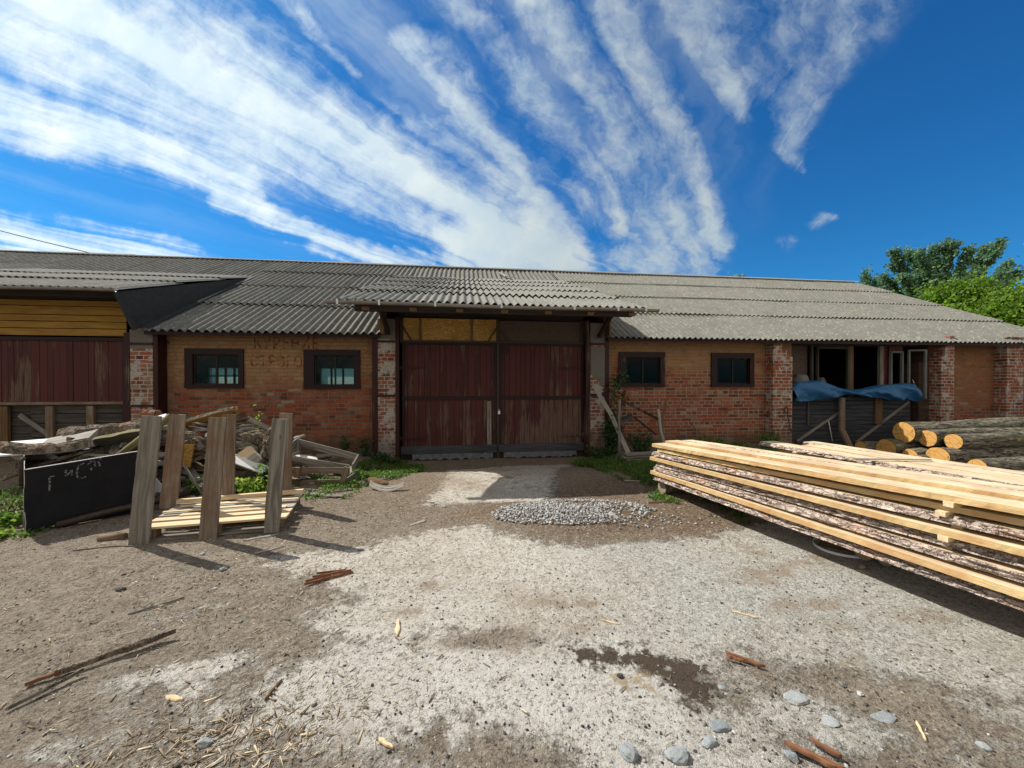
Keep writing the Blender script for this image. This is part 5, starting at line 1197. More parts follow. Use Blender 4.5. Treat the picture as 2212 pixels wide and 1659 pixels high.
for k in range(26):
    x, y = R.gauss(-3.3, .7), R.gauss(-2.2, .5); h = max(ghs(x, y), heap_h(x, y) * R.uniform(.5, 1.05)); a = R.uniform(-.6, .6); L = R.uniform(.25, .6); dz = R.gauss(0, .12); m = MB()
    p = Vector((x, y, h)); q = p + Vector((math.cos(a) * L, math.sin(a) * L * .5, dz)); m.tube([p, p.lerp(q, .5) + Vector((R.uniform(-.03, .03), 0, R.uniform(-.02, .05))), q], [.010, .008, .004], 5)
    tag(m.build('thin_branch', 'grey_wood'), 'thin dead branch sticking out of the scrap heap', 'branch', 'thin branches of the heap')
# debris around the crate frame
for k in range(16):
    x, y = R.uniform(-2.6, -1.2), R.uniform(-3.15, -1.9); a = R.uniform(-.5, 1.0); L = R.uniform(.2, .6)
    mt, nm, lb, gp = kinds[R.choice([0, 1, 1, 3])]
    tag(slab((x, y, ghs(x, y) + .02), a, 0, R.uniform(-.3, .3), L, R.uniform(.04, .09), .018, 700 + k, mats=mt, name=nm), lb.replace('tangled in the scrap heap', 'lying in the weeds by the crate frame'), nm.replace('_', ' '), gp.replace('of the heap', 'by the crate frame'))
tag(slab((-2.36, -2.15, .33), D(-12), D(-14), D(10), .34, .2, .01, 61, mats=('pale_stuff', 'pale_stuff'), name='white_shard', ragged=.6), 'white shard lying inside the tipped crate frame', 'shard')
tag(board((-1.95, -2.2, .18), (-1.66, -2.25, .14), .16, .012, 'pale_grey_wood', 'plywood_scrap', (0, -.5, 1)), 'flat plywood scrap inside the tipped crate frame', 'plywood')
# curled peeled bark right of the grass
for k in range(5):
    m = MB(); P = []
    for i in range(16):
        s = i / 15; x = -1.30 + .48 * s; y = -2.70 - .16 * math.sin(s * 2.2) - k * .018; z = ghs(x, y) + .05 * (2 * s - 1) ** 2 + .012 * (4 - k)
        P.append([(x, y - .02, z + .004), (x, y, z + .016), (x, y + .022, z + .004)])
    m.grid(P); m.grid([[Vector(p) - Vector((0, 0, .003)) for p in reversed(q)] for q in P])
    tag(m.build('peeled_bark_strip', 'pale_grey_wood' if k % 2 else 'grey_wood'), 'curled strip of peeled bark at the grass edge', 'bark strip', 'curled bark strips at the grass edge')
tag(slab((-1.22, -2.58, .045), D(-25), D(-8), D(30), .34, .13, .02, 62, mats=('old_brown_wood', 'grey_wood'), name='bark_slab'), 'dark bark flake under the curled bark strips', 'bark slab')

# ---------------------------------------------------------------- leaning timber right of the gate
m = MB(); m.bar((2.775, -.34, 1.40), (3.02, -.62, .84), .085, .03, n=(-.3, -1, 0)); m.bar((3.018, -.64, .845), (3.29, -1.02, -.02), .085, .03, n=(-.3, -1, 0)); tag(m.build('leaning_plank', 'pale_grey_wood'), 'long grey cracked plank leaning on the brick pillar right of the gate', 'plank')
def stick(pts, r, mat, label, name='stick', cat='stick'):
    m = MB(); m.tube(pts, r, 8, wob=.25); return tag(m.build(name, mat), label, cat)
stick([(3.115, -.9, 1.12), (3.10, -.92, .6), (3.10, -.95, -.05)], [.022, .026, .03], 'grey_wood', 'upright grey stake behind the leaning plank', 'stake', 'stake')
m = MB(); m.bar((3.13, -.87, 1.12), (4.10, -.70, .665), .05, .02, n=(0, -1, 0)); tag(m.build('brown_bar', 'red_steel'), 'rusty brown bar sloping down from the upright stake', 'bar')
stick([(4.05, -.70, .90), (4.09, -.72, .45), (4.15, -.85, .0)], [.03, .035, .035], 'pale_grey_wood', 'short pale stake where the rusty bar ends', 'stake', 'stake')
m = MB(); m.bar((4.545, -.12, 1.03), (4.30, -.35, .36), .045, .02, n=(0, -1, 0)); tag(m.build('thin_lath', 'old_brown_wood'), 'brown lath leaning against the wall under the right windows', 'lath')
m = MB(); m.bar((3.68, -.35, .70), (4.13, -.45, .33), .035, .02, n=(0, -1, 0)); tag(m.build('brown_bar', 'dark_wood'), 'dark bar sloping down low behind the pale stake', 'bar')
m = MB(); m.bar((3.20, -.42, .60), (3.62, -.40, .73), .11, .02, n=(0, -1, .2)); tag(m.build('dark_board', 'blue_grey_boards'), 'dark board end rising behind the upright stake', 'board')
for k in range(4):
    m = MB(); z = -.02 + k * .045; m.bar((2.95 + .05 * (k % 2), -1.50 + .02 * k, z), (3.95, -1.42 + .02 * k, z + .01), .12, .026, n=(0, -.12, 1)); tag(m.build('weathered_plank', 'grey_wood'), ['bottom', 'second lowest', 'third', 'topmost'][k] + ' plank of the low grey pile by the wall', 'plank', 'low pile of grey planks')
stick([(5.15, -.12, .50), (5.32, -.2, .32), (5.5, -.3, .2)], .012, 'old_brown_wood', 'thin twig against the wall beneath the right windows', 'twig', 'twig')
m = MB(); m.tube([(7.42, -.29, .76), (7.40, -.40, .40), (7.47, -.62, -.05)], .013, 8)
P = [(7.40 + .055 * math.cos(a), -.285, .82 + .055 * math.sin(a)) for a in np.linspace(0, 2 * math.pi, 17)]; m.tube(P, .012, 6, cap=False); tag(m.build('ring_rod', 'iron'), 'iron rod with a ring leaning on the brick pillar', 'rod')
m = MB(); m.bar((9.12, -.05, 1.08), (9.05, -.12, .30), .13, .05, n=(0, -1, 0)); m.bar((9.05, -.125, .31), (8.97, -.40, -.08), .13, .05, n=(0, -1, .2)); tag(m.build('prop_timber', 'grey_wood_brown'), 'crooked prop timber under the blue tarpaulin', 'prop')
m = MB(); m.tube([(8.83, .02, .52), (8.86, .0, .3), (8.90, -.02, .02)], .010, 6, wob=.3); tag(m.build('pale_stick', 'pale_stuff'), 'thin white stick against the dark boards', 'stick')

# blue tarpaulin
tx = [7.70, 7.86, 8.2, 8.47, 8.9, 9.34, 9.9, 10.5, 10.8, 11.05]; tt = [1.30, 1.45, 1.475, 1.48, 1.33, 1.25, 1.33, 1.41, 1.42, 1.40]; tb = [1.07, 1.04, 1.05, 1.08, 1.16, 1.19, 1.11, 1.04, 1.10, 1.00]
P = []; n = 150
for i in range(n):
    x = 7.70 + 3.38 * i / (n - 1); zt = float(np.interp(x, tx, tt)); zb = float(np.interp(x, tx, tb)) - .03 + .025 * mnoise.noise(Vector((x * 5, 0, 0))); row = []
    for k in range(18):
        s = k / 17
        fold = .035 * math.sin((x * 3.2 - s * 2.6) * 2.2 + 2 * mnoise.noise(Vector((x * 1.3, s * 1.5, 0)))) + .03 * mnoise.noise(Vector((x * 6 - s * 4, s * 5, 3))) + .014 * mnoise.noise(Vector((x * 18, s * 14, 5)))
        if k < 5: row.append((x, .10 - .26 * (k / 5), zt - .02 + .03 * math.sin(k / 5 * math.pi) + fold * .3))
        else:
            q = (k - 5) / 12; row.append((x, -.16 - .09 * math.sin(q * math.pi * .9) + fold, zt + (zb - zt) * q + fold * .25))
    P.append(row)
m = MB(); m.grid(P); m.grid([[(p[0], p[1] + .004, p[2] - .002) for p in reversed(q)] for q in P]); tag(m.build('tarpaulin', 'tarpaulin'), 'crumpled blue tarpaulin hung along the top of the board wall', 'tarpaulin')
def blob(name, c, r, mat, label, cat, seed, sq=1.0):
    bm = bmesh.new(); bmesh.ops.create_icosphere(bm, subdivisions=3, radius=1)
    for v in bm.verts:
        d = 1 + .22 * mnoise.noise(v.co * 1.6 + Vector((seed, 0, 0))) + .06 * mnoise.noise(v.co * 6); v.co = Vector((v.co.x * r * d, v.co.y * r * d, v.co.z * r * sq * d))
    me = bpy.data.meshes.new(name); bm.to_mesh(me); bm.free(); me.materials.append(MATS[mat]); o = bpy.data.objects.new(name, me); COL.objects.link(o); o.location = c
    for p in me.polygons: p.use_smooth = True
    return tag(o, label, cat)
blob('white_sack', (8.16, .12, 1.50), .17, 'sack', 'pale stuffed sack behind the tarpaulin by the brick pillar', 'sack', 2)
blob('white_sack', (9.12, .50, 1.42), .10, 'sack', 'slim dim sack seen inside the first bay window', 'sack', 5, 1.7)

# loose scraps lying on the roof
tag(board((1.22, 4.75, zroof(4.75) + .07), (1.38, 4.2, zroof(4.2) + .075), .12, .02, 'pale_grey_wood', 'roof_scrap', (0, -.46, .89)), 'pale board scrap lying on the roof just above the canopy', 'board')
tag(board((1.42, 4.05, 4.82), (1.50, 3.75, 4.74), .12, .02, 'pale_grey_wood', 'roof_scrap', (0, -.3, .95)), 'short pale scrap at the upper edge of the canopy roof', 'board')
# ---------------------------------------------------------------- overhead wire
m = MB(); a, b = Vector((-21.4, 8.6, 8.27)), Vector((-10.6, 7.2, 5.5))
pts = [a.lerp(b, i / 14) + Vector((0, 0, -.12 * math.sin(math.pi * i / 14))) for i in range(15)]; m.tube(pts, .014, 5); tag(m.build('overhead_wire', 'iron'), 'thin black wire slanting down behind the roof ridge', 'wire')

# ---------------------------------------------------------------- plants
def leaves(name, C, size, mat, parent=None, up=.35, asp=.55, label=None):
    C = np.asarray(C, float); n = len(C); size = np.asarray(size) * np.ones(n)
    a = nrng.normal(size=(n, 3)); a[:, 2] += up; a /= np.linalg.norm(a, axis=1)[:, None]
    b = nrng.normal(size=(n, 3)); b -= a * (a * b).sum(1)[:, None]; b /= np.linalg.norm(b, axis=1)[:, None]
    c = np.cross(a, b); s = size[:, None]
    V = np.stack([C - b * s * .5, C - b * s * .05 + c * s * asp * .5 + a * s * .07, C + b * s * .55, C - b * s * .05 - c * s * asp * .5 + a * s * .07], 1)
    return quads(name, V, nrng.random(n), mat, parent)
def along(pts, n, spread):
    pts = np.asarray(pts, float); seg = nrng.integers(0, len(pts) - 1, n); t = nrng.random(n)[:, None]
    return pts[seg] * (1 - t) + pts[seg + 1] * t + nrng.normal(size=(n, 3)) * spread

TREE_A = [(24.43, 10.86, 8.84), (26.48, 11.61, 9.18), (24.73, 9.81, 8.46), (27.33, 11.0, 9.17), (27.54, 10.47, 9.37), (28.09, 9.89, 8.83), (30.29, 10.62, 9.23), (30.43, 10.1, 9.37), (30.79, 9.54, 7.48), (24.4, 11.35, 7.49), (23.82, 9.91, 7.12), (32.42, 10.85, 8.48)]
TREE_B = [(20.16, 5.82, 5.12), (20.26, 5.3, 5.43), (21.58, 5.64, 5.42), (21.54, 5.14, 5.49), (20.36, 4.78, 4.53), (20.25, 5.3, 4.53), (22.52, 5.52, 5.12)]
TREE_C = [(20.78, 4.22, 4.7), (21.5, 4.14, 4.97), (22.22, 4.05, 5.15), (19.57, 3.87, 3.98), (20.43, 3.76, 3.81), (21.3, 3.65, 3.98)]
def tree(name, base, fork, tips, label, lmat, nleaf, lsize, spread, trad=.14, side=7, seed=1, fill=0, group='trees behind the barn'):
    R = random.Random(seed); t = thing(name, base, label, 'tree', group); B = Vector(base); F = Vector(fork); m = MB()
    m.tube([B, B.lerp(F, .5) + Vector((.05, .05, 0)), F], [trad, trad * .85, trad * .7], 10, wob=.15); br = []
    C = []
    for tp in tips:
        T = Vector(tp); M1 = F.lerp(T, .45) + Vector((R.uniform(-.3, .3), R.uniform(-.3, .3), -.25)); m.tube([F, M1, F.lerp(T, .8), T], [trad * .42, trad * .28, trad * .14, trad * .04], 6)
        for k in range(side):
            s = R.uniform(.3, .98); p = (F.lerp(M1, s / .45) if s < .45 else M1.lerp(T, (s - .45) / .55)); L = R.uniform(.35, 1.15) * (1.3 - s); a = R.uniform(0, 6.28)
            q = p + Vector((math.cos(a) * L, math.sin(a) * L, L * R.uniform(.35, 1.0))); br.append((p, q)); m.tube([p, q], [trad * .08, trad * .03], 4, cap=False)
        br.append((M1, T)); br.append((F.lerp(T, .8), T))
    m.build('trunk', 'old_bark', t)
    w = np.array([(q - p).length for p, q in br]); w /= w.sum(); idx = nrng.choice(len(br), nleaf, p=w); P0_ = np.array([tuple(p) for p, q in br]); P1_ = np.array([tuple(q) for p, q in br]); tt = nrng.random(nleaf)[:, None]
    # leaves gather in clumps along each branch
    tt = np.clip(np.round(tt * 5) / 5 + nrng.normal(size=tt.shape) * .07, 0, 1.03)
    C = P0_[idx] * (1 - tt) + P1_[idx] * tt + nrng.normal(size=(nleaf, 3)) * spread
    if fill:
        lo = np.array(tips).mean(0); C = np.concatenate([C, lo * np.array([1, 1, .0]) + np.array([0, 0, fork[2]]) + nrng.normal(size=(fill, 3)) * np.array([1.5, 1.3, .9]) + np.array([0, 0, .8])])
    leaves('crown', C, lsize * nrng.uniform(.6, 1.3, len(C)), lmat, t, up=.5, asp=.75)
    return t
tree('grey_green_tree', (27.3, 10.4, 0), (27.3, 10.5, 4.2), TREE_A, 'grey-green tree with many upright leafy shoots behind the roof end', 'leaf_blue', 42000, .15, .11, trad=.24, side=10, seed=3, fill=2600)
tree('maple_tree', (20.9, 5.3, 0), (20.8, 5.2, 2.6), TREE_B, 'bright green round maple rising right behind the roof slope', 'leaf_maple', 22000, .14, .19, trad=.16, side=12, seed=5, fill=4000)
tree('maple_tree', (21.3, 3.9, 0), (21.2, 3.9, 2.4), TREE_C, 'bright green maple cut by the right edge of the photo', 'leaf_maple', 22000, .13, .19, trad=.15, side=12, seed=6, fill=4000)
tree('small_tree', (25.2, 12.8, 0), (25.1, 12.8, 5.5), [(24.7, 12.6, 8.3), (25.1, 12.9, 8.05), (25.7, 12.8, 7.9), (26.2, 12.7, 8.1), (26.5, 12.5, 7.6)], 'small tree whose tips peek over the end of the ridge', 'leaf_blue', 2600, .16, .12, trad=.1, side=6, seed=8)
tree('small_tree', (18.6, 15.6, 0), (18.6, 15.6, 5.2), [(18.6, 15.6, 8.58), (18.3, 15.5, 8.45), (17.6, 15.6, 8.40)], 'small tree whose crown tip barely clears the middle of the right ridge', 'leaf_maple', 1300, .15, .10, trad=.1, side=5, seed=9)

def plant(name, base, pts_list, nleaf, lsize, spread, mat, label, cat='plant', stem=.006, smat='leaf_dark', group=None, asp=.55, up=.5):
    t = thing(name, base, label, cat, group); m = MB(); allp = []
    for pts in pts_list: m.tube(pts, [stem * (1 - .6 * i / max(1, len(pts) - 1)) for i in range(len(pts))], 5); allp.append(along(pts, max(2, nleaf // len(pts_list)), spread))
    m.build('stem', smat, t); C = np.concatenate(allp); leaves('foliage', C, lsize * nrng.uniform(.6, 1.35, len(C)), mat, t, up=up, asp=asp); return t
def bush(name, c, r, h, ns, nleaf, lsize, mat, label, seed, group=None, cat='bush', lean=(0, 0)):
    R = random.Random(seed); L = []; z0 = ghs(c[0], c[1]) - .01
    for k in range(ns):
        a = R.uniform(0, 6.28); d = r * math.sqrt(R.random()); hh = h * R.uniform(.55, 1.05) * (1 - .35 * (d / r)); p = Vector((c[0] + d * .3 * math.cos(a), c[1] + d * .3 * math.sin(a), z0)); q = Vector((c[0] + d * math.cos(a) + lean[0], c[1] + d * math.sin(a) + lean[1], z0 + hh)); L.append([tuple(p), tuple(p.lerp(q, .55) + Vector((0, 0, .05 * h))), tuple(q)])
    return plant(name, (c[0], c[1], z0), L, nleaf, lsize, lsize * .55, mat, label, cat, stem=.005, group=group)
vp = [(3.12, -.42, -.05), (3.16, -.36, .5), (3.10, -.33, .92), (3.23, -.30, 1.15), (3.33, -.29, 1.42), (3.42, -.28, 1.72), (3.47, -.26, 2.12)]
t = plant('climbing_vine', (3.15, -.35, -.05), [vp, [vp[2], (3.35, -.34, 1.02), (3.5, -.33, 1.2)], [vp[1], (3.3, -.4, .8), (3.42, -.38, 1.05)], [vp[3], (3.2, -.33, 1.5)], [vp[4], (3.5, -.3, 1.6)]], 240, .085, .07, 'leaf_dark', 'dark leafy vine climbing beside the pillar to the first right window', 'vine', up=.1)
bush('shrub', (3.12, -.55), .24, 1.15, 22, 900, .075, 'leaf_dark', 'dark shrub filling the corner right of the gate pillar', 1)
bush('shrub', (2.75, -.80), .30, .42, 16, 600, .06, 'leaf_dark', 'low dark weeds at the foot of the pillar right of the gate', 2)
bush('shrub', (3.75, -.55), .35, .50, 16, 500, .06, 'leaf_dark', 'dark weeds around the low end of the dark bar', 3)
bush('shrub', (5.25, -.45), .42, .36, 18, 420, .06, 'leaf_weed', 'green weeds at the wall under the right windows', 4)
bush('shrub', (6.75, -.50), .30, .50, 16, 360, .065, 'leaf_weed', 'weeds at the wall left of the jagged pillar', 5)
bush('shrub', (5.95, -.55), .35, .22, 14, 260, .055, 'leaf_weed', 'low weeds between the two clumps by the right wall', 6)
bush('bright_bush', (-2.72, -3.02), .26, .32, 26, 1100, .055, 'leaf_bush', 'bright yellow-green bush between the pallet uprights', 7)
bush('leafy_weed', (-2.62, -2.72), .16, .52, 12, 260, .055, 'leaf_weed', 'tall weed growing through the heap behind the right uprights', 8)
bush('leafy_weed', (-3.35, -2.95), .16, .34, 10, 150, .055, 'leaf_weed', 'weed sprouting behind the left uprights', 9)
bush('leafy_weed', (-3.28, -2.75), .12, .58, 8, 110, .055, 'leaf_weed', 'second taller weed sprouting behind the left uprights', 10)
bush('leafy_weed', (-3.35, -1.55), .10, 1.02, 6, 60, .055, 'leaf_bush', 'sunlit leaf tuft at the very top of the heap', 12)
bush('wall_plant', (-4.18, -.42), .26, .95, 16, 330, .10, 'leaf_dark', 'dark broad-leaved plant at the wall behind the heap', 11)
bush('wall_plant', (-2.35, -.38), .14, .55, 8, 110, .07, 'leaf_dark', 'thin dark weed at the wall right of the heap', 13)
bush('wall_plant', (-1.95, -.36), .16, .50, 9, 130, .07, 'leaf_dark', 'dark weed at the foot of the steel post left of the gate', 14)
bush('leafy_weed', (-4.42, -4.08), .14, .10, 12, 260, .05, 'leaf_bush', 'sunlit low weed at the foot of the bin corner', 15)
bush('leafy_weed', (-4.80, -3.80), .24, .20, 18, 380, .075, 'leaf_weed', 'leafy weeds at the left edge beside the pale side of the bin', 16)
bush('leafy_weed', (-5.5, -3.45), .3, .30, 18, 420, .07, 'leaf_weed', 'tall weeds beyond the left edge beside the bin', 17)
# fern-like row of long leaves at the foot of the left gate pillar
def fern(x, y, k):
    t = thing('fern', (x, y, 0), 'long drooping grey-green leaves at the foot of the pillar left of the gate', 'fern', 'fern tufts by the gate pillar'); V = []; z = ghs(x, y)
    for j in range(7):
        a = nrng.uniform(0, 6.28); L = nrng.uniform(.14, .24); d = np.array([math.cos(a), math.sin(a), 0]); sd = np.array([-math.sin(a), math.cos(a), 0]) * .016; p = np.array([x, y, z])
        V.append([p - sd * .4, p + sd * .4, p + d * L * .45 + sd + [0, 0, L * .8], p + d * L * .45 - sd + [0, 0, L * .8]]); V.append([p + d * L * .45 - sd + [0, 0, L * .8], p + d * L * .45 + sd + [0, 0, L * .8], p + d * L + sd * .1 + [0, 0, L * .55], p + d * L - sd * .1 + [0, 0, L * .55]])
    quads('fronds', V, nrng.random(len(V)), 'leaf_dark', t)
for k in range(9): fern(-1.72 + k * .055 + nrng.uniform(-.02, .02), -.62 + nrng.uniform(-.1, .1), k)

def grass_patch(regs):
    V = []; rn = []; B = []
    for (cx, cy, rx, ry, n, h, dens) in regs:
        for _ in range(n):
            a = nrng.uniform(0, 6.28); d = math.sqrt(nrng.random()); x = cx + rx * d * math.cos(a); y = cy + ry * d * math.sin(a)
            if mnoise.noise(Vector((x * 3.5, y * 3.5, 1))) < dens: continue
            z = ghs(x, y) - .006; hh = h * nrng.uniform(.35, 1.1); aa = nrng.uniform(0, 6.28); w = nrng.uniform(.004, .010); sd = np.array([math.cos(aa), math.sin(aa), 0]) * w; ln = np.array([nrng.normal() * .5, nrng.normal() * .5, 1]) * hh; p = np.array([x, y, z])
            if nrng.random() < .5: V.append([p - sd, p + sd, p + ln * .6 + sd * .8, p + ln]); rn.append(nrng.random())
            else: B.append(p + ln * .7)
    quads('grass', V, rn, 'leaf_grass'); o = bpy.context.scene.objects['grass']; o['kind'] = 'stuff'; tag(o, 'short green grass and weeds along the foot of the wall', 'grass')
    o = leaves('ground_cover', np.array(B), nrng.uniform(.02, .045, len(B)), 'leaf_weed', up=1.2, asp=.7); o['kind'] = 'stuff'; tag(o, 'small leafy ground weeds mixed into the grass', 'weeds')
grass_patch([(-1.30, -1.35, .62, .95, 5200, .10, -.35), (-1.65, -2.25, .65, .45, 2600, .08, -.15), (-2.1, -2.95, .85, .40, 2200, .07, .0), (2.75, -2.2, .50, 1.1, 4600, .09, -.35), (2.55, -1.2, .45, .5, 2400, .14, -.5), (2.75, -3.75, .45, .35, 1500, .06, .0), (3.6, -1.9, 1.0, .8, 3200, .09, -.2),
             (5.6, -.9, 1.8, .5, 3200, .12, -.15), (2.9, -4.3, .25, .35, 500, .05, .1), (-4.6, -3.95, .5, .35, 900, .07, -.1), (-2.6, -3.3, .5, .2, 500, .06, 0), (-5.6, -2.8, .6, 1.0, 1500, .15, -.3)])

# ---------------------------------------------------------------- gravel, stones, chips
ico = bmesh.new(); bmesh.ops.create_icosphere(ico, subdivisions=1, radius=1); IV = [tuple(v.co) for v in ico.verts]; IF = [tuple(v.index for v in f.verts) for f in ico.faces]; ico.free()
n = 2600; P = []; Sc = []
while len(P) < n:
    a = nrng.uniform(0, 6.28); d = nrng.random() ** .6; x = 1.20 + .90 * d * math.cos(a); y = -4.17 + .42 * d * math.sin(a)
    sandy = math.exp(-(((x - 1.35) / .32) ** 2 + ((y + 3.98) / .16) ** 2)); gap = math.exp(-(((x - 1.72) / .22) ** 2 + ((y + 4.35) / .10) ** 2))
    if nrng.random() < max(sandy * .9, gap * .9): continue
    if x > 1.6 and nrng.random() < .45: continue
    s = nrng.uniform(.006, .017) * (1.3 if x > 1.9 else 1); P.append((x, y, ghs(x, y) + s * .35 + nrng.uniform(0, .012))); Sc.append((s * nrng.uniform(.7, 1.3), s * nrng.uniform(.7, 1.2), s * nrng.uniform(.5, .9)))
for _ in range(80):
    x = nrng.normal(1.9, .35); y = nrng.normal(-4.5, .12); s = nrng.uniform(.008, .022); P.append((x, y, ghs(x, y) + s * .3)); Sc.append((s, s * .8, s * .6))
P = np.array(P); n = len(P); o = poly_blobs('gravel', IV, IF, P, rotz(nrng.uniform(0, 6.28, n)) @ roty(nrng.normal(0, .5, n)), np.array(Sc), nrng.random(n), 'gravel_stone', jit=.16); o['kind'] = 'stuff'; tag(o, 'low heap of crushed pale grey gravel in front of the gate', 'gravel')
# pebbles and soil crumbs
def scatter(n, fn, smin, smax, pw=2.2):
    P = []; Sc = []
    for _ in range(n):
        # denser towards the viewer, where single crumbs can be seen
        y = -7.4 + 4.6 * nrng.random() ** 1.5; x = nrng.uniform(-1, 1) * (1.35 * (y + 8.3) + .3) + .12 * (y + 8.3)
        if not fn(x, y): continue
        s = smin + (smax - smin) * nrng.random() ** pw; P.append((x, y, ghs(x, y) + s * .3)); Sc.append((s * nrng.uniform(.8, 1.4), s * nrng.uniform(.7, 1.1), s * nrng.uniform(.5, .8)))
    return np.array(P), np.array(Sc)
P, Sc = scatter(7000, lambda x, y: True, .0015, .008, 2.5); n = len(P)
o = poly_blobs('pebbles', IV, IF, P, rotz(nrng.uniform(0, 6.28, n)), Sc, nrng.random(n), 'dark_stone', jit=.2); o['kind'] = 'stuff'; tag(o, 'dark grit and crumbs strewn over the yard', 'grit')
P, Sc = scatter(5200, lambda x, y: x < 1.2 or nrng.random() < .4, .0015, .008, 2.8); n = len(P)
o = poly_blobs('pebbles', IV, IF, P, rotz(nrng.uniform(0, 6.28, n)), Sc, .3 + .7 * nrng.random(n), 'gravel_stone', jit=.2); o['kind'] = 'stuff'; tag(o, 'pale grit strewn over the yard', 'grit')
# wood chips: thin slivers with thickness
BX = [(-1, -.5, -.5), (1, -.28, -.5), (1.05, .22, -.5), (-.9, .5, -.5), (-1, -.45, .5), (.95, -.2, .5), (1.0, .2, .5), (-.9, .42, .5)]; BF = [(3, 2, 1, 0), (4, 5, 6, 7), (0, 1, 5, 4), (1, 2, 6, 5), (2, 3, 7, 6), (3, 0, 4, 7)]
P = []; Sc = []; A = []
def chip_area(cx, cy, rx, ry, n, lmin, lmax):
    for _ in range(n):
        x = nrng.normal(cx, rx); y = nrng.normal(cy, ry)
        if y < -7.8: continue
        L = lmin + (lmax - lmin) * nrng.random() ** 2.5; P.append((x, y, ghs(x, y) + .003 + nrng.uniform(0, .006))); Sc.append((L / 2, L * nrng.uniform(.05, .17), nrng.uniform(.001, .003))); A.append(nrng.uniform(0, 6.28))
chip_area(-1.0, -6.62, .26, .13, 900, .008, .065); chip_area(-.7, -6.45, .35, .2, 380, .008, .05); chip_area(-1.8, -5.6, .9, .8, 2200, .008, .055); chip_area(-1.2, -4.0, .9, .5, 800, .012, .07); chip_area(-2.2, -4.9, .7, .3, 420, .01, .05)
chip_area(2.3, -4.2, .4, .5, 420, .012, .06); chip_area(.5, -3.9, .8, .35, 420, .012, .06); chip_area(-.6, -2.9, .9, .5, 360, .015, .07); chip_area(1.8, -6.6, .6, .2, 200, .008, .04); chip_area(1.0, -5.8, 1.2, .6, 260, .006, .035); chip_area(-3.2, -3.9, .7, .35, 260, .015, .06)
P = np.array(P); n = len(P); A = np.array(A); o = poly_blobs('wood_chips', BX, BF, P, rotz(A) @ roty(nrng.normal(0, .12, n)), np.array(Sc), nrng.random(n), 'chip_wood', jit=.08); o['kind'] = 'stuff'; tag(o, 'pale splinters and wood chips littering the bare soil', 'wood chips')

def stone(x, y, r, mat, label, seed, sx=1.0, sy=1.0, sz=.6, group=None, name='stone', rot=0.0):
    bm = bmesh.new(); bmesh.ops.create_icosphere(bm, subdivisions=3, radius=1); off = Vector((seed * 3.1, seed, 0)); R = random.Random(seed)
    pl = [(Vector((R.gauss(0, 1), R.gauss(0, 1), R.gauss(0, 1))).normalized(), R.uniform(.55, .85)) for _ in range(9)]
    for v in bm.verts:
        c = v.co.copy()
        for nrm, d in pl:
            e = c.dot(nrm) - d
            if e > 0: c -= nrm * e * .9
        c *= 1 + .14 * mnoise.noise(c * 2.5 + off) + .05 * mnoise.noise(c * 7 + off); x_, y_ = c.x * sx, c.y * sy; v.co = Vector(((x_ * math.cos(rot) - y_ * math.sin(rot)) * r, (x_ * math.sin(rot) + y_ * math.cos(rot)) * r, c.z * sz * r))
    me = bpy.data.meshes.new(name); bm.to_mesh(me); bm.free(); me.materials.append(MATS[mat])
    at = me.attributes.new('rn', 'FLOAT', 'POINT'); at.data.foreach_set('value', np.full(len(me.vertices), R.random(), np.float32))
    o = bpy.data.objects.new(name, me); COL.objects.link(o); o.location = (x, y, ghs(x, y) + sz * r * .22); return tag(o, label, 'stone', group)
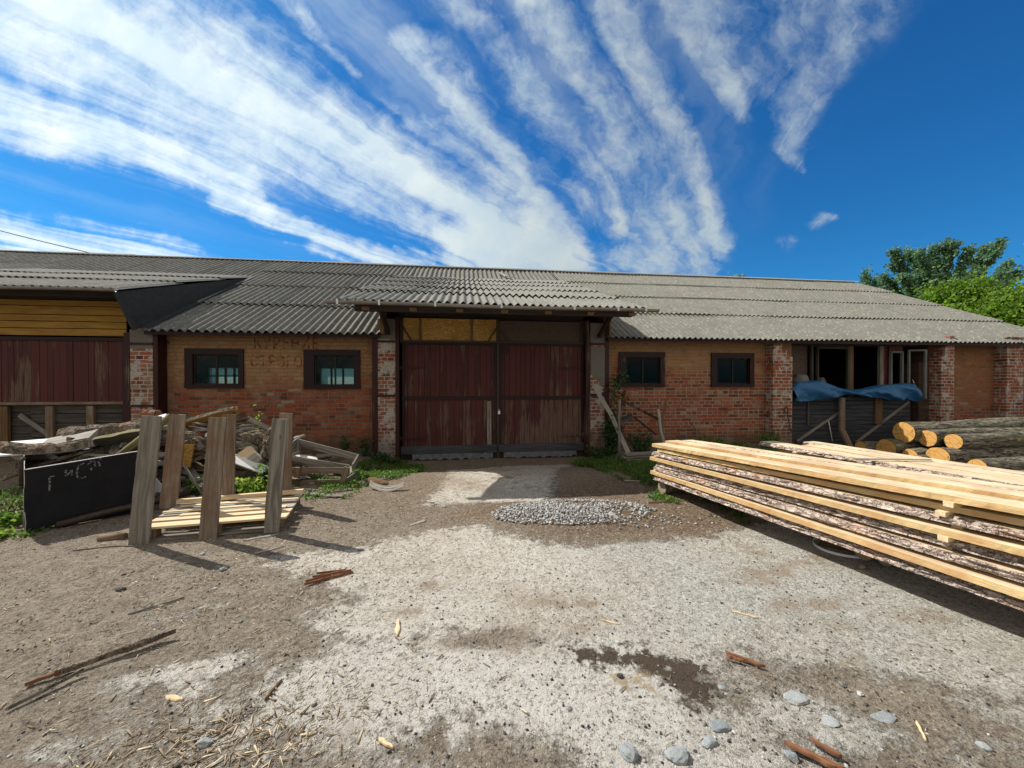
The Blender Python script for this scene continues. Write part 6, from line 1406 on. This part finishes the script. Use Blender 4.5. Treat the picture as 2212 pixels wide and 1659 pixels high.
for a in [(.658, -6.834, .052, 'grey_stone', 'elongated blue-grey stone at the bottom edge, left of the pale round one', 1, .62, 1.15, .45, None, 'stone', .3), (.845, -6.87, .050, 'grey_stone', 'pale grey stone at the bottom edge, largest of the near stones', 2, 1.15, .8, .5),
          (1.108, -6.765, .045, 'grey_stone', 'blue-grey flat stone right above the pair at the bottom', 3, 1.0, .9, .3), (1.01, -6.83, .036, 'grey_stone', 'smaller pale stone left of the blue-grey flat one', 4, 1.1, .8, .4),
          (1.565, -6.674, .055, 'grey_stone', 'broad flat stone sunk in the concrete beside the reddish bark', 5, 1.4, .7, .22), (1.609, -6.81, .045, 'grey_stone', 'pinkish grey stone sunk below the broad flat one', 6, 1.0, .8, .22), (1.856, -6.824, .048, 'grey_stone', 'flat grey stone sunk in the ground at the lower right', 7, 1.3, .7, .22),
          (1.262, -6.566, .020, 'grey_stone', 'small grey stone at the edge of the dark damp patch', 8), (.976, -6.50, .018, 'gravel_stone', 'white pebble on the dark damp patch', 9), (.795, -6.431, .020, 'dark_stone', 'dark cube-like stone on the damp patch', 10),
          (1.31, -6.60, .017, 'dark_stone', 'dark pebble just right of the damp patch', 11), (1.85, -6.64, .018, 'gravel_stone', 'cream pebble on the right side of the yard', 12), (1.88, -6.70, .015, 'gravel_stone', 'lower cream pebble on the right side of the yard', 13),
          (-1.066, -6.58, .026, 'grey_stone', 'blue-grey stone among the wood chips at lower left', 14, 1.3, .8, .7), (-1.895, -4.998, .030, 'grey_stone', 'pale angular stone in front of the pallet', 15), (-2.426, -5.249, .032, 'dark_stone', 'black stone on the bare soil left of centre', 16, 1.2, .8, .6),
          (-2.25, -4.664, .022, 'grey_stone', 'grey stone just in front of the middle upright', 17), (-2.60, -5.0, .016, 'dark_stone', 'small dark stone in front of the pallet corner', 18), (-.682, -6.442, .014, 'dark_stone', 'dark round pebble on the pale concrete', 19), (.479, -6.602, .016, 'gravel_stone', 'white pebble near the bottom centre', 20),
          (-1.384, -5.716, .014, 'gravel_stone', 'white pebble on the pale patch at left', 21), (2.10, -7.0, .024, 'grey_stone', 'blue stone near the lower right corner', 22), (1.30, -6.93, .028, 'grey_stone', 'white-grey stone beside the red bark at the bottom', 23), (1.55, -4.42, .045, 'gravel_stone', 'large loose stone left in the gravel heap', 24, 1, .9, .7), (2.02, -4.16, .05, 'gravel_stone', 'biggest stone at the right end of the gravel heap', 25, 1, .8, .8),
          (2.12, -4.22, .042, 'gravel_stone', 'angular pale stone at the right tip of the gravel heap', 26), (2.35, -3.68, .05, 'grey_stone', 'brown-grey clod between gravel and lumber', 27, 1.2, .8, .7), (.38, -6.75, .012, 'gravel_stone', 'tiny white pebble at the bottom centre', 28), (-1.78, -5.30, .014, 'gravel_stone', 'small white stone between pallet and concrete', 29),
          (1.98, -5.02, .022, 'grey_stone', 'lone pale pebble on the asphalt by the gravel', 30, .7, .7, 1.1)]: stone(*a)
for k in range(46):
    x = nrng.uniform(-2.6, 2.4); y = -7.0 + 3.4 * nrng.random() ** 1.3; stone(x, y, nrng.uniform(.006, .012), ['dark_stone', 'grey_stone', 'gravel_stone'][k % 3], ['dark', 'grey', 'whitish'][k % 3] + ' pebble lying loose on the yard', 60 + k, group=['dark', 'grey', 'whitish'][k % 3] + ' loose pebbles', name='pebble')
tag(slab((-1.86, -5.975, .022), D(36), D(2), 0, .44, .042, .022, 801, mats=('old_bark', 'chip_red'), ragged=.5), 'long reddish bark strip lying at the lower left', 'bark strip')
tag(slab((-2.06, -6.11, .018), D(42), 0, 0, .15, .030, .012, 802, mats=('chip_red', 'chip_red'), ragged=.5), 'orange flake at the left tip of the long bark strip', 'bark flake')
tag(slab((-1.985, -6.20, .018), D(58), D(3), 0, .24, .024, .012, 803, mats=('old_bark', 'pale_grey_wood'), ragged=.5), 'dark splinter below the long bark strip', 'splinter')
for k, (x, y, a, L, W) in enumerate([(-1.03, -5.29, 25, .26, .020), (-1.0, -5.21, 14, .26, .022), (-1.05, -5.24, 32, .24, .016), (-.97, -5.25, 20, .24, .014), (-1.02, -5.18, 8, .20, .012), (-1.0, -5.27, 38, .2, .012)]): tag(slab((x, y, .014), D(a), 0, 0, L, W, .012, 810 + k, mats=('chip_red', 'chip_red'), ragged=.6, name='bark_splinter'), 'red-brown bark splinter of the small bundle left of centre', 'splinter', 'red bark splinters left of centre')
for k, (x, y, a, L, W) in enumerate([(1.47, -6.42, -40, .13, .03), (1.51, -6.46, -45, .11, .02), (1.44, -6.43, -35, .08, .02)]): tag(slab((x, y, .014), D(a), 0, 0, L, W, .012, 820 + k, mats=('chip_red', 'chip_red'), ragged=.6, name='bark_splinter'), 'red-brown bark splinter beside the dark damp patch', 'splinter', 'red bark splinters by the damp patch')
for k, (x, y, a, L, W) in enumerate([(1.36, -6.95, -50, .16, .03), (1.45, -6.93, -60, .10, .03), (1.40, -6.98, -45, .12, .03)]): tag(slab((x, y, .014), D(a), 0, 0, L, W, .014, 830 + k, mats=('chip_red', 'old_brown_wood'), ragged=.6, name='bark_splinter'), 'rotten red bark piece at the bottom right', 'splinter', 'rotten bark at the bottom right')
for k, (x0, y0, x1, y1, w, mt, lb) in enumerate([(-.405, -5.85, -.385, -6.0, .026, 'fresh_lath', 'upright-lying pale wood chip on the concrete left of centre'), (-.925, -6.38, -.905, -6.26, .016, 'old_brown_wood', 'narrow brown chip pointing up at the lower left'), (-2.125, -5.58, -1.91, -5.42, .008, 'grey_wood', 'thin grey stick on the bare soil'),
        (-.56, -4.24, -.40, -4.09, .045, 'pale_grey_wood', 'leaf-shaped pale wood flake between pallet and gravel'), (2.918, -6.40, 2.917, -6.52, .005, 'pale_grey_wood', 'thin pale straw on the asphalt by the right edge'), (1.96, -6.87, 1.90, -6.95, .012, 'fresh_lath', 'pale wedge-shaped splinter at the lower right'), (-.35, -6.655, -.285, -6.705, .02, 'fresh_lath', 'pale brown chip near the bottom left of centre'),
        (-1.40, -6.30, -1.31, -6.33, .02, 'fresh_lath', 'cream wood chip right of the bark strip'), (2.20, -3.95, 2.55, -3.92, .025, 'old_brown_wood', 'brown strip lying between gravel and lumber'), (2.48, -3.90, 2.62, -3.70, .03, 'grey_wood', 'short grey strip making a corner with the brown one'), (-2.05, -4.42, -1.80, -4.30, .03, 'pale_grey_wood', 'pale stick at the foot of the right upright'),
        (-1.80, -4.72, -1.62, -4.60, .02, 'pale_grey_wood', 'pale stick in front of the pallet corner'), (-1.95, -2.98, -1.45, -2.80, .035, 'dark_wood', 'dark narrow strip in the weeds in front of the frame'), (-2.6, -3.30, -2.2, -3.42, .015, 'fresh_lath', 'pale split stick right of the uprights'), (2.35, -2.9, 2.75, -3.0, .05, 'grey_wood', 'grey strip in the grass at the lumber end'),
        (.85, -6.0, .95, -6.06, .008, 'fresh_lath', 'short straw on the sandy stain'), (1.72, -6.03, 1.83, -6.12, .010, 'fresh_lath', 'pale splinter on the asphalt right of centre')]):
    tag(slab(((x0 + x1) / 2, (y0 + y1) / 2, (ghs(x0, y0) + ghs(x1, y1)) / 2 + .006), math.atan2(y1 - y0, x1 - x0), 0, .1, math.hypot(x1 - x0, y1 - y0), w * 1.2, .006, 900 + k, mats=(mt, mt), ragged=.5, name='wood_strip'), lb, 'wood strip')
m = MB(); m.tube([(-3.36, -4.29, .03), (-3.16, -4.26, .03)], [.032, .034], 12, wob=.1); tag(m.build('bark_roll', 'grey_wood_brown'), 'short pale bark roll lying in front of the bin', 'bark roll')
m = MB(); m.tube([(-3.40, -4.49, .012), (-3.1, -4.44, .014), (-2.9, -4.47, .012)], .006, 5, wob=.3); tag(m.build('grey_twig', 'grey_wood'), 'long grey twig along the foot of the left upright', 'twig')
for o in list(S.objects):
    if o.parent is None and o.type in ('MESH', 'EMPTY') and 'kind' not in o: o['kind'] = 'thing'
